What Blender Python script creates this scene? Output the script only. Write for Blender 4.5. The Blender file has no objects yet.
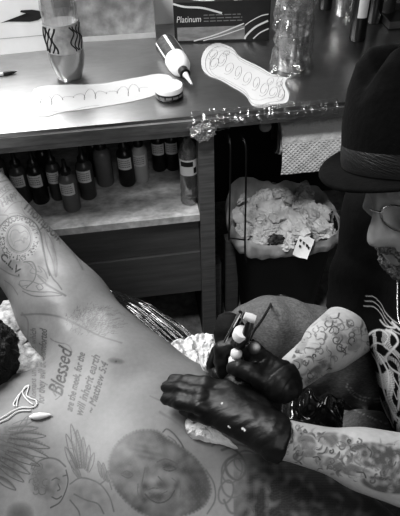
import bpy, bmesh, math, random
import numpy as np
from mathutils import Vector, Matrix, noise
from mathutils.kdtree import KDTree
from mathutils.bvhtree import BVHTree
random.seed(7); rs = np.random.RandomState(3)
COL = bpy.context.scene.collection
PI = math.pi

# ------------------------------------------------------------------ camera
CAM = np.array([-0.15817, -1.32453, 1.63347])
_p, _y, _r, FPX = 0.73561, 0.11479, -0.03424, 600.0
_F = np.array([math.sin(_y)*math.cos(_p), math.cos(_y)*math.cos(_p), -math.sin(_p)])
_R0 = np.array([math.cos(_y), -math.sin(_y), 0.0]); _U0 = np.cross(_R0, _F)
_R = _R0*math.cos(_r)+_U0*math.sin(_r); _U = -_R0*math.sin(_r)+_U0*math.cos(_r)
cd = bpy.data.cameras.new('camera'); co = bpy.data.objects.new('camera', cd); COL.objects.link(co)
cd.sensor_fit = 'VERTICAL'; cd.sensor_height = 24; cd.lens = 24*FPX/516; cd.clip_start = 0.02
co.matrix_world = Matrix(((_R[0], _U[0], -_F[0], CAM[0]), (_R[1], _U[1], -_F[1], CAM[1]), (_R[2], _U[2], -_F[2], CAM[2]), (0, 0, 0, 1)))
bpy.context.scene.camera = co

def ray(px, py):
    return _F+_R*(px-200)/FPX+_U*(258-py)/FPX
def Z(px, py, z):                       # measured photo point -> world point at height z
    v = ray(px, py); return Vector(CAM+v*((z-CAM[2])/v[2]))
def Y(px, py, y):                       # ... on the vertical plane at depth y
    v = ray(px, py); return Vector(CAM+v*((y-CAM[1])/v[1]))

# ------------------------------------------------------------------ materials
def mat(name, g, rough=.6, metal=0, var=0, vscale=20, bump=0, bscale=60, spec=.5, trans=0, alpha=1, ior=1.45,
        stretch=(1, 1, 1), ink=None, coat=0, sheen=0, sss=0, var2=0, v2scale=4, bdist=.004):
    m = bpy.data.materials.new(name); m.use_nodes = True
    nt = m.node_tree; n = nt.nodes; L = nt.links; b = n['Principled BSDF']
    b.inputs['Roughness'].default_value = rough; b.inputs['Metallic'].default_value = metal
    b.inputs['Specular IOR Level'].default_value = spec; b.inputs['IOR'].default_value = ior
    b.inputs['Transmission Weight'].default_value = trans; b.inputs['Alpha'].default_value = alpha
    b.inputs['Coat Weight'].default_value = coat; b.inputs['Sheen Weight'].default_value = sheen
    b.inputs['Base Color'].default_value = (g, g, g, 1)
    tc = n.new('ShaderNodeTexCoord'); mp = n.new('ShaderNodeMapping'); mp.inputs['Scale'].default_value = stretch
    L.new(tc.outputs['Object'], mp.inputs['Vector'])
    cur = None
    if var or var2 or ink:
        src = None
        v = n.new('ShaderNodeValue'); v.outputs[0].default_value = g; src = v.outputs[0]
        for a, s, rg in ((var, vscale, .6), (var2, v2scale, .5)):
            if not a: continue
            t = n.new('ShaderNodeTexNoise'); t.inputs['Scale'].default_value = s; t.inputs['Detail'].default_value = 6; t.inputs['Roughness'].default_value = rg
            L.new(mp.outputs[0], t.inputs['Vector'])
            mr = n.new('ShaderNodeMapRange'); mr.inputs['From Min'].default_value = .3; mr.inputs['From Max'].default_value = .7
            mr.inputs['To Min'].default_value = 1-a; mr.inputs['To Max'].default_value = 1+a; L.new(t.outputs[0], mr.inputs[0])
            mu = n.new('ShaderNodeMath'); mu.operation = 'MULTIPLY'; L.new(src, mu.inputs[0]); L.new(mr.outputs[0], mu.inputs[1]); src = mu.outputs[0]
        if ink:
            at = n.new('ShaderNodeAttribute'); at.attribute_name = 'ink'
            mx = n.new('ShaderNodeMix'); mx.data_type = 'FLOAT'
            L.new(at.outputs['Fac'], mx.inputs[0]); L.new(src, mx.inputs[2]); mx.inputs[3].default_value = ink[0]; src = mx.outputs[0]
        cc = n.new('ShaderNodeCombineColor')
        for i in range(3): L.new(src, cc.inputs[i])
        L.new(cc.outputs[0], b.inputs['Base Color'])
    if bump:
        t = n.new('ShaderNodeTexNoise'); t.inputs['Scale'].default_value = bscale; t.inputs['Detail'].default_value = 5
        L.new(mp.outputs[0], t.inputs['Vector'])
        bp = n.new('ShaderNodeBump'); bp.inputs['Strength'].default_value = bump; bp.inputs['Distance'].default_value = bdist
        L.new(t.outputs[0], bp.inputs['Height']); L.new(bp.outputs[0], b.inputs['Normal'])
    return m

def film(name, tint=.9, op=.1, rough=.12, gloss=.5, bump=.6, bscale=25):    # clear cling film: see-through with glints
    m = bpy.data.materials.new(name); m.use_nodes = True
    nt = m.node_tree; n = nt.nodes; L = nt.links; n.clear()
    out = n.new('ShaderNodeOutputMaterial'); tr = n.new('ShaderNodeBsdfTransparent'); gl = n.new('ShaderNodeBsdfGlossy'); df = n.new('ShaderNodeBsdfDiffuse')
    tr.inputs[0].default_value = (tint, tint, tint, 1); gl.inputs['Roughness'].default_value = rough; df.inputs[0].default_value = (.7, .7, .7, 1)
    lw = n.new('ShaderNodeLayerWeight'); lw.inputs[0].default_value = .45
    tc = n.new('ShaderNodeTexCoord'); t = n.new('ShaderNodeTexNoise'); t.inputs['Scale'].default_value = bscale; t.inputs['Detail'].default_value = 3
    L.new(tc.outputs['Object'], t.inputs['Vector']); bp = n.new('ShaderNodeBump'); bp.inputs['Strength'].default_value = bump; bp.inputs['Distance'].default_value = .01
    L.new(t.outputs[0], bp.inputs['Height']); L.new(bp.outputs[0], gl.inputs['Normal']); L.new(bp.outputs[0], lw.inputs['Normal'])
    mr = n.new('ShaderNodeMapRange'); mr.inputs['To Min'].default_value = gloss*.35; mr.inputs['To Max'].default_value = min(1, gloss*1.6)
    L.new(lw.outputs['Facing'], mr.inputs[0])
    m1 = n.new('ShaderNodeMixShader'); m1.inputs[0].default_value = op; L.new(tr.outputs[0], m1.inputs[1]); L.new(df.outputs[0], m1.inputs[2])
    m2 = n.new('ShaderNodeMixShader'); L.new(mr.outputs[0], m2.inputs[0]); L.new(m1.outputs[0], m2.inputs[1]); L.new(gl.outputs[0], m2.inputs[2])
    L.new(m2.outputs[0], out.inputs[0]); return m

M = {}
M['steel'] = mat('stainless_steel', .50, .30, 1, var=.06, vscale=30, bump=.05, bscale=60, stretch=(1, 3, 1), var2=.10, v2scale=3)
M['steel_edge'] = mat('dull_steel_edge', .38, .42, .9, var=.3, vscale=14, stretch=(1, 6, 6))
M['wood'] = mat('painted_wood', .12, .6, var=.3, vscale=8, bump=.15, bscale=18, stretch=(1, 1, 14))
M['wood_h'] = mat('stained_board', .11, .6, var=.22, vscale=5, bump=.15, bscale=14, stretch=(1.2, 8, 12))
M['shelf'] = mat('worn_shelf', .48, .7, var=.45, vscale=22, bump=.1, var2=.3, v2scale=5, stretch=(1, 1.6, 1))
M['rail'] = mat('rail_wood', .22, .7, var=.2, vscale=20, stretch=(1, 1, 6))
M['dark'] = mat('black_panel', .012, .7, var=.3, vscale=10)
M['floor'] = mat('concrete_floor', .26, .75, var=.4, vscale=45, bump=.2, bscale=120, var2=.4, v2scale=6)
M['wall'] = mat('grey_wall', .13, .8, var=.1, vscale=6, bump=.05)
M['ceil'] = mat('ceiling_paint', .4, .9, var=.05)
M['white'] = mat('white_card', .72, .6, var=.05, vscale=12, bump=.04)
M['whiteplastic'] = mat('white_plastic', .78, .3, var=.02)
M['black'] = mat('black_plastic', .012, .35, var=.1)
M['black_m'] = mat('matte_black', .01, .7, var=.1)
M['ink'] = mat('printed_ink', .015, .7, var=.05)
M['greyink'] = mat('grey_print', .2, .7, var=.05)
M['marble'] = mat('marbled_paper', .27, .5, var=.35, vscale=26, var2=.3, v2scale=12, bump=.05)
M['paper'] = mat('stencil_paper', .46, .7, var=.04, bump=.1, bscale=30)
M['trace'] = mat('tracing_paper', .55, .45, var=.04, alpha=.75)
M['pencil'] = mat('pencil_line', .06, .8, var=.1)
M['towel'] = mat('paper_towel', .78, .95, var=.05, bump=1, bscale=30, bdist=.02, spec=.1)
M['tissue'] = mat('tissue', .7, .9, var=.1, bump=.8, bscale=60, var2=.25, v2scale=14)
M['bag'] = mat('bin_bag', .42, .35, var=.25, vscale=20, bump=.6, bscale=40, stretch=(1, 1, .5))
M['pet'] = mat('clear_plastic', .93, .04, trans=1, ior=1.25, bump=.1, bscale=12)
M['glass'] = mat('clear_glass', .85, .03, trans=1, ior=1.3)
M['petfog'] = film('bottle_plastic', tint=.72, op=.12, rough=.08, gloss=.35, bump=.15, bscale=12)
M['wrap'] = film('cling_film', tint=.8, op=.02, rough=.16, gloss=.22, bump=1, bscale=30)
M['wrapball'] = film('cling_film_bunched', tint=.85, op=.12, rough=.14, gloss=.5, bump=1, bscale=60)
M['wrap2'] = film('bottle_cover_film', tint=.88, op=.05, rough=.14, gloss=.30, bump=1, bscale=40)
M['label'] = mat('paper_label', .62, .5, var=.08)
M['skin'] = mat('client_skin', .20, .42, var=.07, vscale=120, bump=.12, bscale=260, ink=(.022,), var2=.12, v2scale=9, spec=.45, bdist=.001)
M['skin2'] = mat('artist_skin', .46, .5, var=.1, vscale=90, bump=.15, bscale=220, ink=(.03,), var2=.1, v2scale=12, bdist=.001)
M['hair'] = mat('black_hair', .008, .6, var=.5, vscale=80, bump=1, bscale=140, bdist=.01)
M['glove'] = mat('nitrile_glove', .012, .46, var=.2, vscale=30, bump=.45, bscale=26, stretch=(1, 2.6, 1), spec=.45, bdist=.005, ink=(.75,))
M['shirt'] = mat('black_cotton', .005, .9, spec=.12, var=.3, vscale=14, bump=.8, bscale=14, ink=(.55,), bdist=.01)
M['denim'] = mat('denim', .11, .9, var=.4, vscale=160, bump=.3, bscale=200, stretch=(1, 1, 4), var2=.3, v2scale=9, ink=(.45,))
M['felt'] = mat('black_felt', .004, .9, var=.3, vscale=60, bump=.25, bscale=150, sheen=.01, spec=.12)
M['band'] = mat('hat_ribbon', .012, .45, var=.2, bump=.4, bscale=90, stretch=(1, 1, 8))
M['vinyl'] = mat('black_vinyl', .010, .4, var=.2, bump=.2, bscale=30)
M['blackfilm'] = mat('black_film', .015, .16, var=.2, bump=.8, bscale=30, spec=.9, coat=.6)
M['chrome'] = mat('bright_metal', .75, .18, 1, var=.05)
M['gunmetal'] = mat('grey_metal', .16, .35, 1, var=.1)
M['silver'] = mat('silver_chain', .8, .25, 1, var=.05)
M['bead'] = mat('light_string', .75, .6, var=.05)
M['fluid'] = mat('dark_fluid', .02, .15, var=.1, spec=.7)
M['pillow'] = mat('patterned_white_cloth', .40, .9, var=.7, vscale=70, bump=.6, bscale=60)
M['chromeball'] = M['chrome']

# ------------------------------------------------------------------ object helpers
def tag(o, label=None, cat=None, group=None, kind=None):
    if label: o['label'] = label
    if cat: o['category'] = cat
    if group: o['group'] = group
    if kind: o['kind'] = kind
    return o
def empty(name, loc=(0, 0, 0), label=None, cat=None, group=None):
    o = bpy.data.objects.new(name, None); COL.objects.link(o); o.location = loc; o.empty_display_size = .05
    return tag(o, label, cat, group)
def link(name, me, m, parent=None, smooth=True):
    o = bpy.data.objects.new(name, me); COL.objects.link(o)
    if m: me.materials.append(m)
    if smooth: me.polygons.foreach_set('use_smooth', [True]*len(me.polygons))
    off = Vector((0, 0, 0)); q = parent
    while q is not None: off += q.location; q = q.parent
    V = verts_np(me); lo, hi = V.min(0), V.max(0)   # mesh data comes in world coordinates: origin goes to the base
    c = np.array([(lo[0]+hi[0])/2, (lo[1]+hi[1])/2, lo[2]])
    set_verts(me, V-c)
    o.location = Vector(c)-off
    if parent is not None: o.parent = parent
    return o
def obj(name, bm, m, parent=None, smooth=True, bevel=0, sharp=None):
    if bevel:
        bmesh.ops.bevel(bm, geom=[e for e in bm.edges if len(e.link_faces) == 2 and e.calc_face_angle(0) > .6], offset=bevel, segments=2, affect='EDGES', profile=.6)
    bmesh.ops.recalc_face_normals(bm, faces=bm.faces)
    me = bpy.data.meshes.new(name); bm.to_mesh(me); bm.free()
    o = link(name, me, m, parent, smooth)
    if smooth and sharp != 0:
        me.set_sharp_from_angle(angle=sharp or .8)
    return o
def add_box(bm, lo, hi, mtx=None):
    vs = [bm.verts.new(Vector((x, y, z))) for x in (lo[0], hi[0]) for y in (lo[1], hi[1]) for z in (lo[2], hi[2])]
    if mtx: 
        for v in vs: v.co = mtx @ v.co
    for f in ((0, 1, 3, 2), (4, 6, 7, 5), (0, 4, 5, 1), (2, 3, 7, 6), (0, 2, 6, 4), (1, 5, 7, 3)): bm.faces.new([vs[i] for i in f])
    return bm
def box(lo, hi, mtx=None): return add_box(bmesh.new(), lo, hi, mtx)
def add_lathe(bm, prof, c, n=32, axis=None, cap=True, sy=1.0):
    """prof: (radius, height) pairs; c: base point; axis: direction"""
    q = Vector((0, 0, 1)).rotation_difference(Vector(axis).normalized()) if axis is not None else None
    rings = []
    for r, h in prof:
        ring = []
        for i in range(n):
            v = Vector((r*math.cos(2*PI*i/n), r*sy*math.sin(2*PI*i/n), h))
            if q: v = q @ v
            ring.append(bm.verts.new(v+Vector(c)))
        rings.append(ring)
    for a, b in zip(rings, rings[1:]):
        for i in range(n): bm.faces.new((a[i], a[(i+1) % n], b[(i+1) % n], b[i]))
    if cap: bm.faces.new(rings[0][::-1]); bm.faces.new(rings[-1])
    return bm
def lathe(prof, c, **k): return add_lathe(bmesh.new(), prof, c, **k)
def add_tube(bm, pts, r, n=8, closed=False):
    pts = [Vector(p) for p in pts]; m = len(pts)
    rr = r if isinstance(r, (list, tuple)) else [r]*m
    rings = []; up = None
    for i, p in enumerate(pts):
        a = pts[(i-1) % m] if (i > 0 or closed) else p; b = pts[(i+1) % m] if (i < m-1 or closed) else p
        t = (b-a).normalized()
        if up is None: up = t.orthogonal().normalized()
        up = (up-t*up.dot(t)).normalized(); s = t.cross(up)
        rings.append([bm.verts.new(p+(up*math.cos(2*PI*k/n)+s*math.sin(2*PI*k/n))*rr[i]) for k in range(n)])
    prs = list(zip(rings, rings[1:]))+([(rings[-1], rings[0])] if closed else [])
    for a, b in prs:
        for k in range(n): bm.faces.new((a[k], a[(k+1) % n], b[(k+1) % n], b[k]))
    if not closed: bm.faces.new(rings[0][::-1]); bm.faces.new(rings[-1])
    return bm
def tube(pts, r, **k): return add_tube(bmesh.new(), pts, r, **k)
def spline(pts, n=8, closed=False):              # Catmull-Rom
    P = [np.array(p, float) for p in pts]
    if closed: P = [P[-1]]+P+[P[0], P[1]]
    else: P = [2*P[0]-P[1]]+P+[2*P[-1]-P[-2]]
    out = []
    for i in range(1, len(P)-2):
        for k in range(n):
            t = k/n; a, b, c, d = P[i-1:i+3]
            out.append(.5*((2*b)+(c-a)*t+(2*a-5*b+4*c-d)*t*t+(3*b-a-3*c+d)*t**3))
    if not closed: out.append(P[-2])
    return out
def grid(fn, nu, nv):
    bm = bmesh.new(); vs = [[bm.verts.new(fn(i/nu, j/nv)) for j in range(nv+1)] for i in range(nu+1)]
    for i in range(nu):
        for j in range(nv): bm.faces.new((vs[i][j], vs[i+1][j], vs[i+1][j+1], vs[i][j+1]))
    return bm
def ribbon(bm, pts, w, nrm=(0, 0, 1)):           # flat pen line
    pts = [Vector(p) for p in pts]; nrm = Vector(nrm); prev = None
    for i, p in enumerate(pts):
        t = (pts[min(i+1, len(pts)-1)]-pts[max(i-1, 0)])
        if t.length < 1e-9: continue
        s = t.normalized().cross(nrm).normalized()*w/2
        cur = (bm.verts.new(p-s), bm.verts.new(p+s))
        if prev: bm.faces.new((prev[0], prev[1], cur[1], cur[0]))
        prev = cur
def polysheet(pts, thick=.0006):
    bm = bmesh.new(); vs = [bm.verts.new(Vector(p)) for p in pts]; f = bm.faces.new(vs)
    r = bmesh.ops.extrude_face_region(bm, geom=[f])
    for v in r['geom']:
        if isinstance(v, bmesh.types.BMVert): v.co.z += thick
    return bm
def nz(v, s=1.0, seed=0): return noise.noise(Vector((v[0]*s+seed*7.3, v[1]*s-seed*3.1, v[2]*s+seed)))
_tc = {}
def text_mesh(s):
    if s not in _tc:
        cu = bpy.data.curves.new('lettering', 'FONT'); cu.body = s; cu.resolution_u = 3
        o = bpy.data.objects.new('lettering', cu); COL.objects.link(o)
        me = bpy.data.meshes.new_from_object(o.evaluated_get(bpy.context.evaluated_depsgraph_get()))
        me.calc_loop_triangles()
        V = np.array([v.co[:2] for v in me.vertices]); T = np.array([t.vertices[:] for t in me.loop_triangles])
        bpy.data.objects.remove(o); bpy.data.meshes.remove(me); bpy.data.curves.remove(cu)
        V = V-[V[:, 0].min(), 0]; W = V[:, 0].max()
        _tc[s] = (V, T, W)
    return _tc[s]
def text_bm(bm, s, org, xdir, ydir, w=None, h=None, shear=0):
    """flat lettering; org = baseline start, xdir/ydir unit vectors in the surface, w = total width, h = cap height scale"""
    V, T, W = text_mesh(s); h = h or w/W; sx = (w/W) if w else h
    org, xdir, ydir = Vector(org), Vector(xdir), Vector(ydir)
    vs = [bm.verts.new(org+xdir*((v[0]+shear*v[1])*sx)+ydir*(v[1]*h)) for v in V]
    for t in T:
        try: bm.faces.new([vs[i] for i in t])
        except ValueError: pass
    return bm
def text_px(s, p0, p1, h, shear=0, step=.45, up=None):
    """points filling the letters of s, laid from p0 to p1 (photo measurements), letter height h"""
    V, T, W = text_mesh(s); p0 = np.array(p0, float); p1 = np.array(p1, float)
    d = p1-p0; L = np.linalg.norm(d); d /= L; u = np.array([d[1], -d[0]]) if up is None else np.array(up, float)
    out = []
    for t in T:
        a, b, c = [V[i]*[L/W, h/.7]+[shear*V[i][1]*h/.7, 0] for i in t]
        ar = abs(np.cross(b-a, c-a))/2; n = max(1, int(ar/step**2*1.6)+1)
        for _ in range(n):
            r1, r2 = rs.rand(2)
            if r1+r2 > 1: r1, r2 = 1-r1, 1-r2
            q = a+(b-a)*r1+(c-a)*r2; out.append(p0+d*q[0]+u*q[1])
    return out
def text_arc(s, c, r, a0, a1, h, sq=1.0, rot=0):
    V, T, W = text_mesh(s); out = []
    for t in T:
        a, b, cc = [V[i] for i in t]
        n = max(1, int(abs(np.cross(b-a, cc-a))/2*60)+1)
        for _ in range(n):
            r1, r2 = rs.rand(2)
            if r1+r2 > 1: r1, r2 = 1-r1, 1-r2
            q = a+(b-a)*r1+(cc-a)*r2
            an = a0+(a1-a0)*q[0]/W; rr = r+q[1]*h/.7
            x, y = rr*math.cos(an)*sq, -rr*math.sin(an)
            out.append((c[0]+x*math.cos(rot)-y*math.sin(rot), c[1]+x*math.sin(rot)+y*math.cos(rot)))
    return out

# ------------------------------------------------------------------ organic surfaces (distance field -> quads)
def cap(a, b, ra, rb): return ('c', np.array(a, float), np.array(b, float), ra, rb)
def ell(c, r, X=(1, 0, 0), Zv=(0, 0, 1)):
    X = np.array(X, float); X /= np.linalg.norm(X); Zv = np.array(Zv, float); Zv -= X*(Zv@X); Zv /= np.linalg.norm(Zv)
    return ('e', np.array(c, float), np.array(r, float), np.array([X, np.cross(Zv, X), Zv]))
def sdf_eval(prims, P, k):
    D = None
    for pr in prims:
        kk = k
        if pr[0] == 'c':
            _, a, b, ra, rb = pr; ab = b-a; t = np.clip(((P-a)@ab)/(ab@ab+1e-12), 0, 1)
            d = np.linalg.norm(P-a-t[..., None]*ab, axis=-1)-(ra+(rb-ra)*t)
        elif pr[0] == 'e':
            _, c, r, Mx = pr; q = (P-c)@Mx.T; k0 = np.linalg.norm(q/r, axis=-1); k1 = np.linalg.norm(q/(r*r), axis=-1)
            d = k0*(k0-1)/(k1+1e-9)
        elif pr[0] == 'cut':                       # half space removal: keep (P-a).n < 0
            d = (P-pr[1])@pr[2]; D = np.maximum(D, d); continue
        elif pr[0] == 'k': k = pr[1]; continue
        if D is None: D = d
        else:
            h = np.clip(.5+.5*(D-d)/kk, 0, 1); D = D*(1-h)+d*h-kk*h*(1-h)
    return D
def nets(prims, lo, hi, res, k=.02, levels=1, fn=None):
    lo = np.array(lo, float); hi = np.array(hi, float); n = np.ceil((hi-lo)/res).astype(int)+1
    ax = [lo[i]+np.arange(n[i])*res for i in range(3)]
    G = np.empty(n, np.float32)
    for i in range(0, n[0], 24):
        P = np.stack(np.meshgrid(ax[0][i:i+24], ax[1], ax[2], indexing='ij'), -1)
        d = sdf_eval(prims, P, k)
        if fn is not None: d = fn(P, d)
        G[i:i+24] = d
    S = G < 0
    c = np.zeros(n-1, np.int32)
    for dx in (0, 1):
        for dy in (0, 1):
            for dz in (0, 1): c += S[dx:n[0]-1+dx, dy:n[1]-1+dy, dz:n[2]-1+dz]
    act = (c > 0) & (c < 8); idx = np.full(n-1, -1, np.int64); I = np.argwhere(act); idx[act] = np.arange(len(I))
    acc = np.zeros((len(I), 3)); cnt = np.zeros(len(I))
    corners = [(a, b, d) for a in (0, 1) for b in (0, 1) for d in (0, 1)]
    for A in corners:
        for B in corners:
            if sum(B)-sum(A) != 1 or any(B[i] < A[i] for i in range(3)): continue
            ga = G[I[:, 0]+A[0], I[:, 1]+A[1], I[:, 2]+A[2]]; gb = G[I[:, 0]+B[0], I[:, 1]+B[1], I[:, 2]+B[2]]
            m = (ga < 0) != (gb < 0); t = np.where(m, ga/np.where(m, ga-gb, 1), 0)
            acc[m] += (np.array(A)+(np.array(B)-np.array(A))*t[m][:, None]); cnt[m] += 1
    V = lo+(I+acc/np.maximum(cnt, 1)[:, None])*res
    faces = []
    for a in range(3):
        b, d = (a+1) % 3, (a+2) % 3
        sl0 = [slice(None)]*3; sl1 = [slice(None)]*3; sl0[a] = slice(0, -1); sl1[a] = slice(1, None)
        E = S[tuple(sl0)] != S[tuple(sl1)]; Q = np.argwhere(E)
        ok = (Q[:, b] > 0) & (Q[:, d] > 0) & (Q[:, b] < n[b]-1) & (Q[:, d] < n[d]-1); Q = Q[ok]
        flip = S[tuple(Q.T)]
        def at(ob, od):
            q = Q.copy(); q[:, b] += ob; q[:, d] += od; return idx[q[:, 0], q[:, 1], q[:, 2]]
        f = np.stack([at(-1, -1), at(0, -1), at(0, 0), at(-1, 0)], 1)
        f[~flip] = f[~flip][:, ::-1]; faces.append(f)
    Fc = np.concatenate(faces); Fc = Fc[(Fc >= 0).all(1)]
    for _ in range(2):                               # light smoothing
        s = np.zeros_like(V); w = np.zeros(len(V))
        for i in range(4):
            u, v = Fc[:, i], Fc[:, (i+1) % 4]
            np.add.at(s, u, V[v]); np.add.at(w, u, 1); np.add.at(s, v, V[u]); np.add.at(w, v, 1)
        V = V*.5+s/np.maximum(w, 1)[:, None]*.5
    me = bpy.data.meshes.new('m'); me.from_pydata(V.tolist(), [], Fc.tolist()); me.update()
    if levels:
        o = bpy.data.objects.new('t', me); COL.objects.link(o); md = o.modifiers.new('s', 'SUBSURF'); md.levels = levels
        m2 = bpy.data.meshes.new_from_object(o.evaluated_get(bpy.context.evaluated_depsgraph_get()))
        bpy.data.objects.remove(o); bpy.data.meshes.remove(me); me = m2
    return me
def verts_np(me):
    a = np.empty(len(me.vertices)*3, np.float32); me.vertices.foreach_get('co', a); return a.reshape(-1, 3)
def set_verts(me, V): me.vertices.foreach_set('co', np.asarray(V, np.float32).ravel()); me.update()
def normals_np(me):
    a = np.empty(len(me.vertices)*3, np.float32); me.vertex_normals.foreach_get('vector', a); return a.reshape(-1, 3)
def refine(me, centre, rad, zmin):                   # finer quads where the skin carries tattoos
    bm = bmesh.new(); bm.from_mesh(me); c = Vector(centre)
    fs = [f for f in bm.faces if (f.calc_center_median()-c).length < rad and f.calc_center_median().z > zmin and f.normal.z > -.3]
    es = list({e for f in fs for e in f.edges})
    bmesh.ops.subdivide_edges(bm, edges=es, cuts=1, use_grid_fill=True)
    bm.to_mesh(me); bm.free(); me.update()
class Painter:
    """inks strokes on a skin mesh: strokes are dropped on the surface, then the vertices round them are darkened"""
    def __init__(s, me):
        s.me = me; s.V = verts_np(me); s.ink = np.zeros(len(s.V)); s.N = normals_np(me)
        s.bvh = BVHTree.FromPolygons([tuple(v) for v in s.V], [p.vertices[:] for p in me.polygons])
        s.kd = KDTree(len(s.V))
        for i, v in enumerate(s.V): s.kd.insert(v, i)
        s.kd.balance()
    def drop(s, p):
        h = s.bvh.ray_cast(Vector(CAM), Vector(ray(p[0], p[1])).normalized()); return h[0]
    def dot(s, p, w=1.0, a=1.0, soft=.5):
        q = s.drop(p) if len(p) == 2 else Vector(p)
        if q is None: return
        w3 = w*(q-Vector(CAM)).length/FPX*.92 if len(p) == 2 else w
        for co_, i, d in s.kd.find_range(q, w3):
            v = a*min(1, (1-d/w3)/soft) if soft else a
            if v > s.ink[i]: s.ink[i] = v
    def line(s, pts, w=1.0, a=.8, n=6, closed=False, smooth=True, soft=.6):
        q = spline(pts, n, closed) if smooth else [np.array(p, float) for p in pts]
        if closed: q = q+[q[0]]
        for u, v in zip(q, q[1:]):
            L = np.linalg.norm(v-u); m = max(1, int(L/.5))
            for k in range(m): s.dot(u+(v-u)*k/m, w, a, soft)
    def text(s, pts, w=.75, a=.85):
        for p in pts: s.dot(tuple(p), w, a, .8)
    def shade(s, fn, x0, y0, x1, y1, step=1.3, w=2.0):
        y = y0
        while y < y1:
            x = x0
            while x < x1:
                a = fn(x, y)
                if a > .02: s.dot((x, y), w, a, .7)
                x += step
            y += step
    def done(s):
        at = s.me.attributes.new('ink', 'FLOAT', 'POINT'); at.data.foreach_set('value', s.ink.astype(np.float32))

# ================================================================== the room
tag(obj('floor', box((-3, -3.2, -.05), (3, 1.2, 0)), M['floor']), kind='structure')
tag(obj('wall_back', box((-3, .86, 0), (3, .92, 2.7)), M['wall']), kind='structure')
tag(obj('wall_left', box((-3.06, -3.2, 0), (-3, .92, 2.7)), M['wall']), kind='structure')
tag(obj('wall_right', box((3, -3.2, 0), (3.06, .92, 2.7)), M['wall']), kind='structure')
tag(obj('wall_front', box((-3.06, -3.26, 0), (3.06, -3.2, 2.7)), M['wall']), kind='structure')
tag(obj('ceiling', box((-3.06, -3.26, 2.7), (3.06, .92, 2.76)), M['ceil']), kind='structure')

# ------------------------------------------------------------------ workbench
wt = empty('countertop', (0, .4, .856), 'scratched stainless steel worktop with a dull metal front edge above the shelf and bin', 'countertop')
obj('top_sheet', box((-1.5, .0, .889), (1.5, .83, .90)), M['steel'], wt, bevel=.0015)
obj('front_edge', box((-1.5, -.004, .862), (1.5, .02, .8885)), M['steel_edge'], wt, bevel=.003)
obj('core_board', box((-1.49, .021, .862), (1.49, .82, .8885)), M['dark'], wt)

wb = empty('workbench', (-.4, .4, 0), 'dark wooden workbench carcass with an open shelf, a post and a panelled front', 'workbench')
obj('post', box((.0, .004, 0), (.0415, .05, .861)), M['wood'], wb, bevel=.002)
obj('rail', box((-1.48, .012, .838), (-.001, .045, .861)), M['rail'], wb, bevel=.002)
obj('shelf', box((-1.48, .008, .562), (-.001, .5, .585)), M['shelf'], wb, bevel=.002)
obj('back_panel', box((-1.48, .501, .25), (1.49, .52, .860)), M['dark'], wb)
obj('upper_panel', box((-1.48, .035, .428), (-.001, .06, .5615)), M['wood_h'], wb, bevel=.002)
obj('lower_panel', box((-1.48, .026, .262), (-.001, .06, .4265)), M['wood_h'], wb, bevel=.002)
obj('divider', box((.003, .051, 0), (.0385, .5, .860)), M['dark'], wb)
obj('side_panel', box((.72, .02, 0), (.75, .5, .860)), M['dark'], wb)
obj('side_panel', box((-1.5, .02, 0), (-1.481, .5, .860)), M['dark'], wb)
obj('batten', box((.045, .1, 0), (.075, .14, .30)), M['wood'], wb, bevel=.002)
obj('batten', box((.10, .16, 0), (.145, .20, .34), Matrix.Rotation(0, 4, 'Z')), M['wood'], wb, bevel=.002)

# ------------------------------------------------------------------ ink bottles on the shelf
def ink_bottle(loc, body, r, h, label, tilt=0, capm='black', labm=True, lang=-1.75):
    t = empty('ink_bottle', loc, label, 'bottle', 'ink bottles on the open shelf')
    L = Vector(loc); bh = h*.62
    obj('bottle_body', lathe([(r*.9, 0), (r, .004), (r, bh), (r*.93, bh+.008), (r*.55, bh+.018)], L, n=28), body, t)
    obj('bottle_cap', lathe([(r*.60, bh+.0185), (r*.62, bh+.03), (r*.5, bh+.034), (r*.30, h*.86), (r*.2, h)], L, n=20), M[capm], t)
    if labm:
        a0, a1 = lang-.95, lang+.95; z0, z1 = bh*.60, bh*.97
        lb = obj('label', grid(lambda u, v: L+Vector(((r+.0006)*math.cos(a0+(a1-a0)*u), (r+.0006)*math.sin(a0+(a1-a0)*u), z0+(z1-z0)*v)), 14, 2), M['label'], t)
        bm = bmesh.new()
        for i in range(4):                              # rows of fine print
            zz = z0+(z1-z0)*(.22+.18*i); x = .15
            while x < .85:
                w = random.uniform(.04, .12); b0 = a0+(a1-a0)*x; b1 = a0+(a1-a0)*min(.88, x+w); rr = r+.0011
                q = [bm.verts.new(L+Vector((rr*math.cos(b), rr*math.sin(b), zz+dz))) for b, dz in ((b0, 0), (b1, 0), (b1, .0028), (b0, .0028))]
                bm.faces.new(q); x += w+.03
        obj('print', bm, M['greyink'], lb)
    return t
BODY = {'d': mat('dark_ink_bottle', .012, .3, var=.2), 'g': mat('grey_ink_bottle', .13, .35, var=.1), 'm': mat('mid_ink_bottle', .055, .35, var=.1),
        'w': mat('pale_ink_bottle', .42, .4, var=.05)}
zs = .5852
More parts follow.
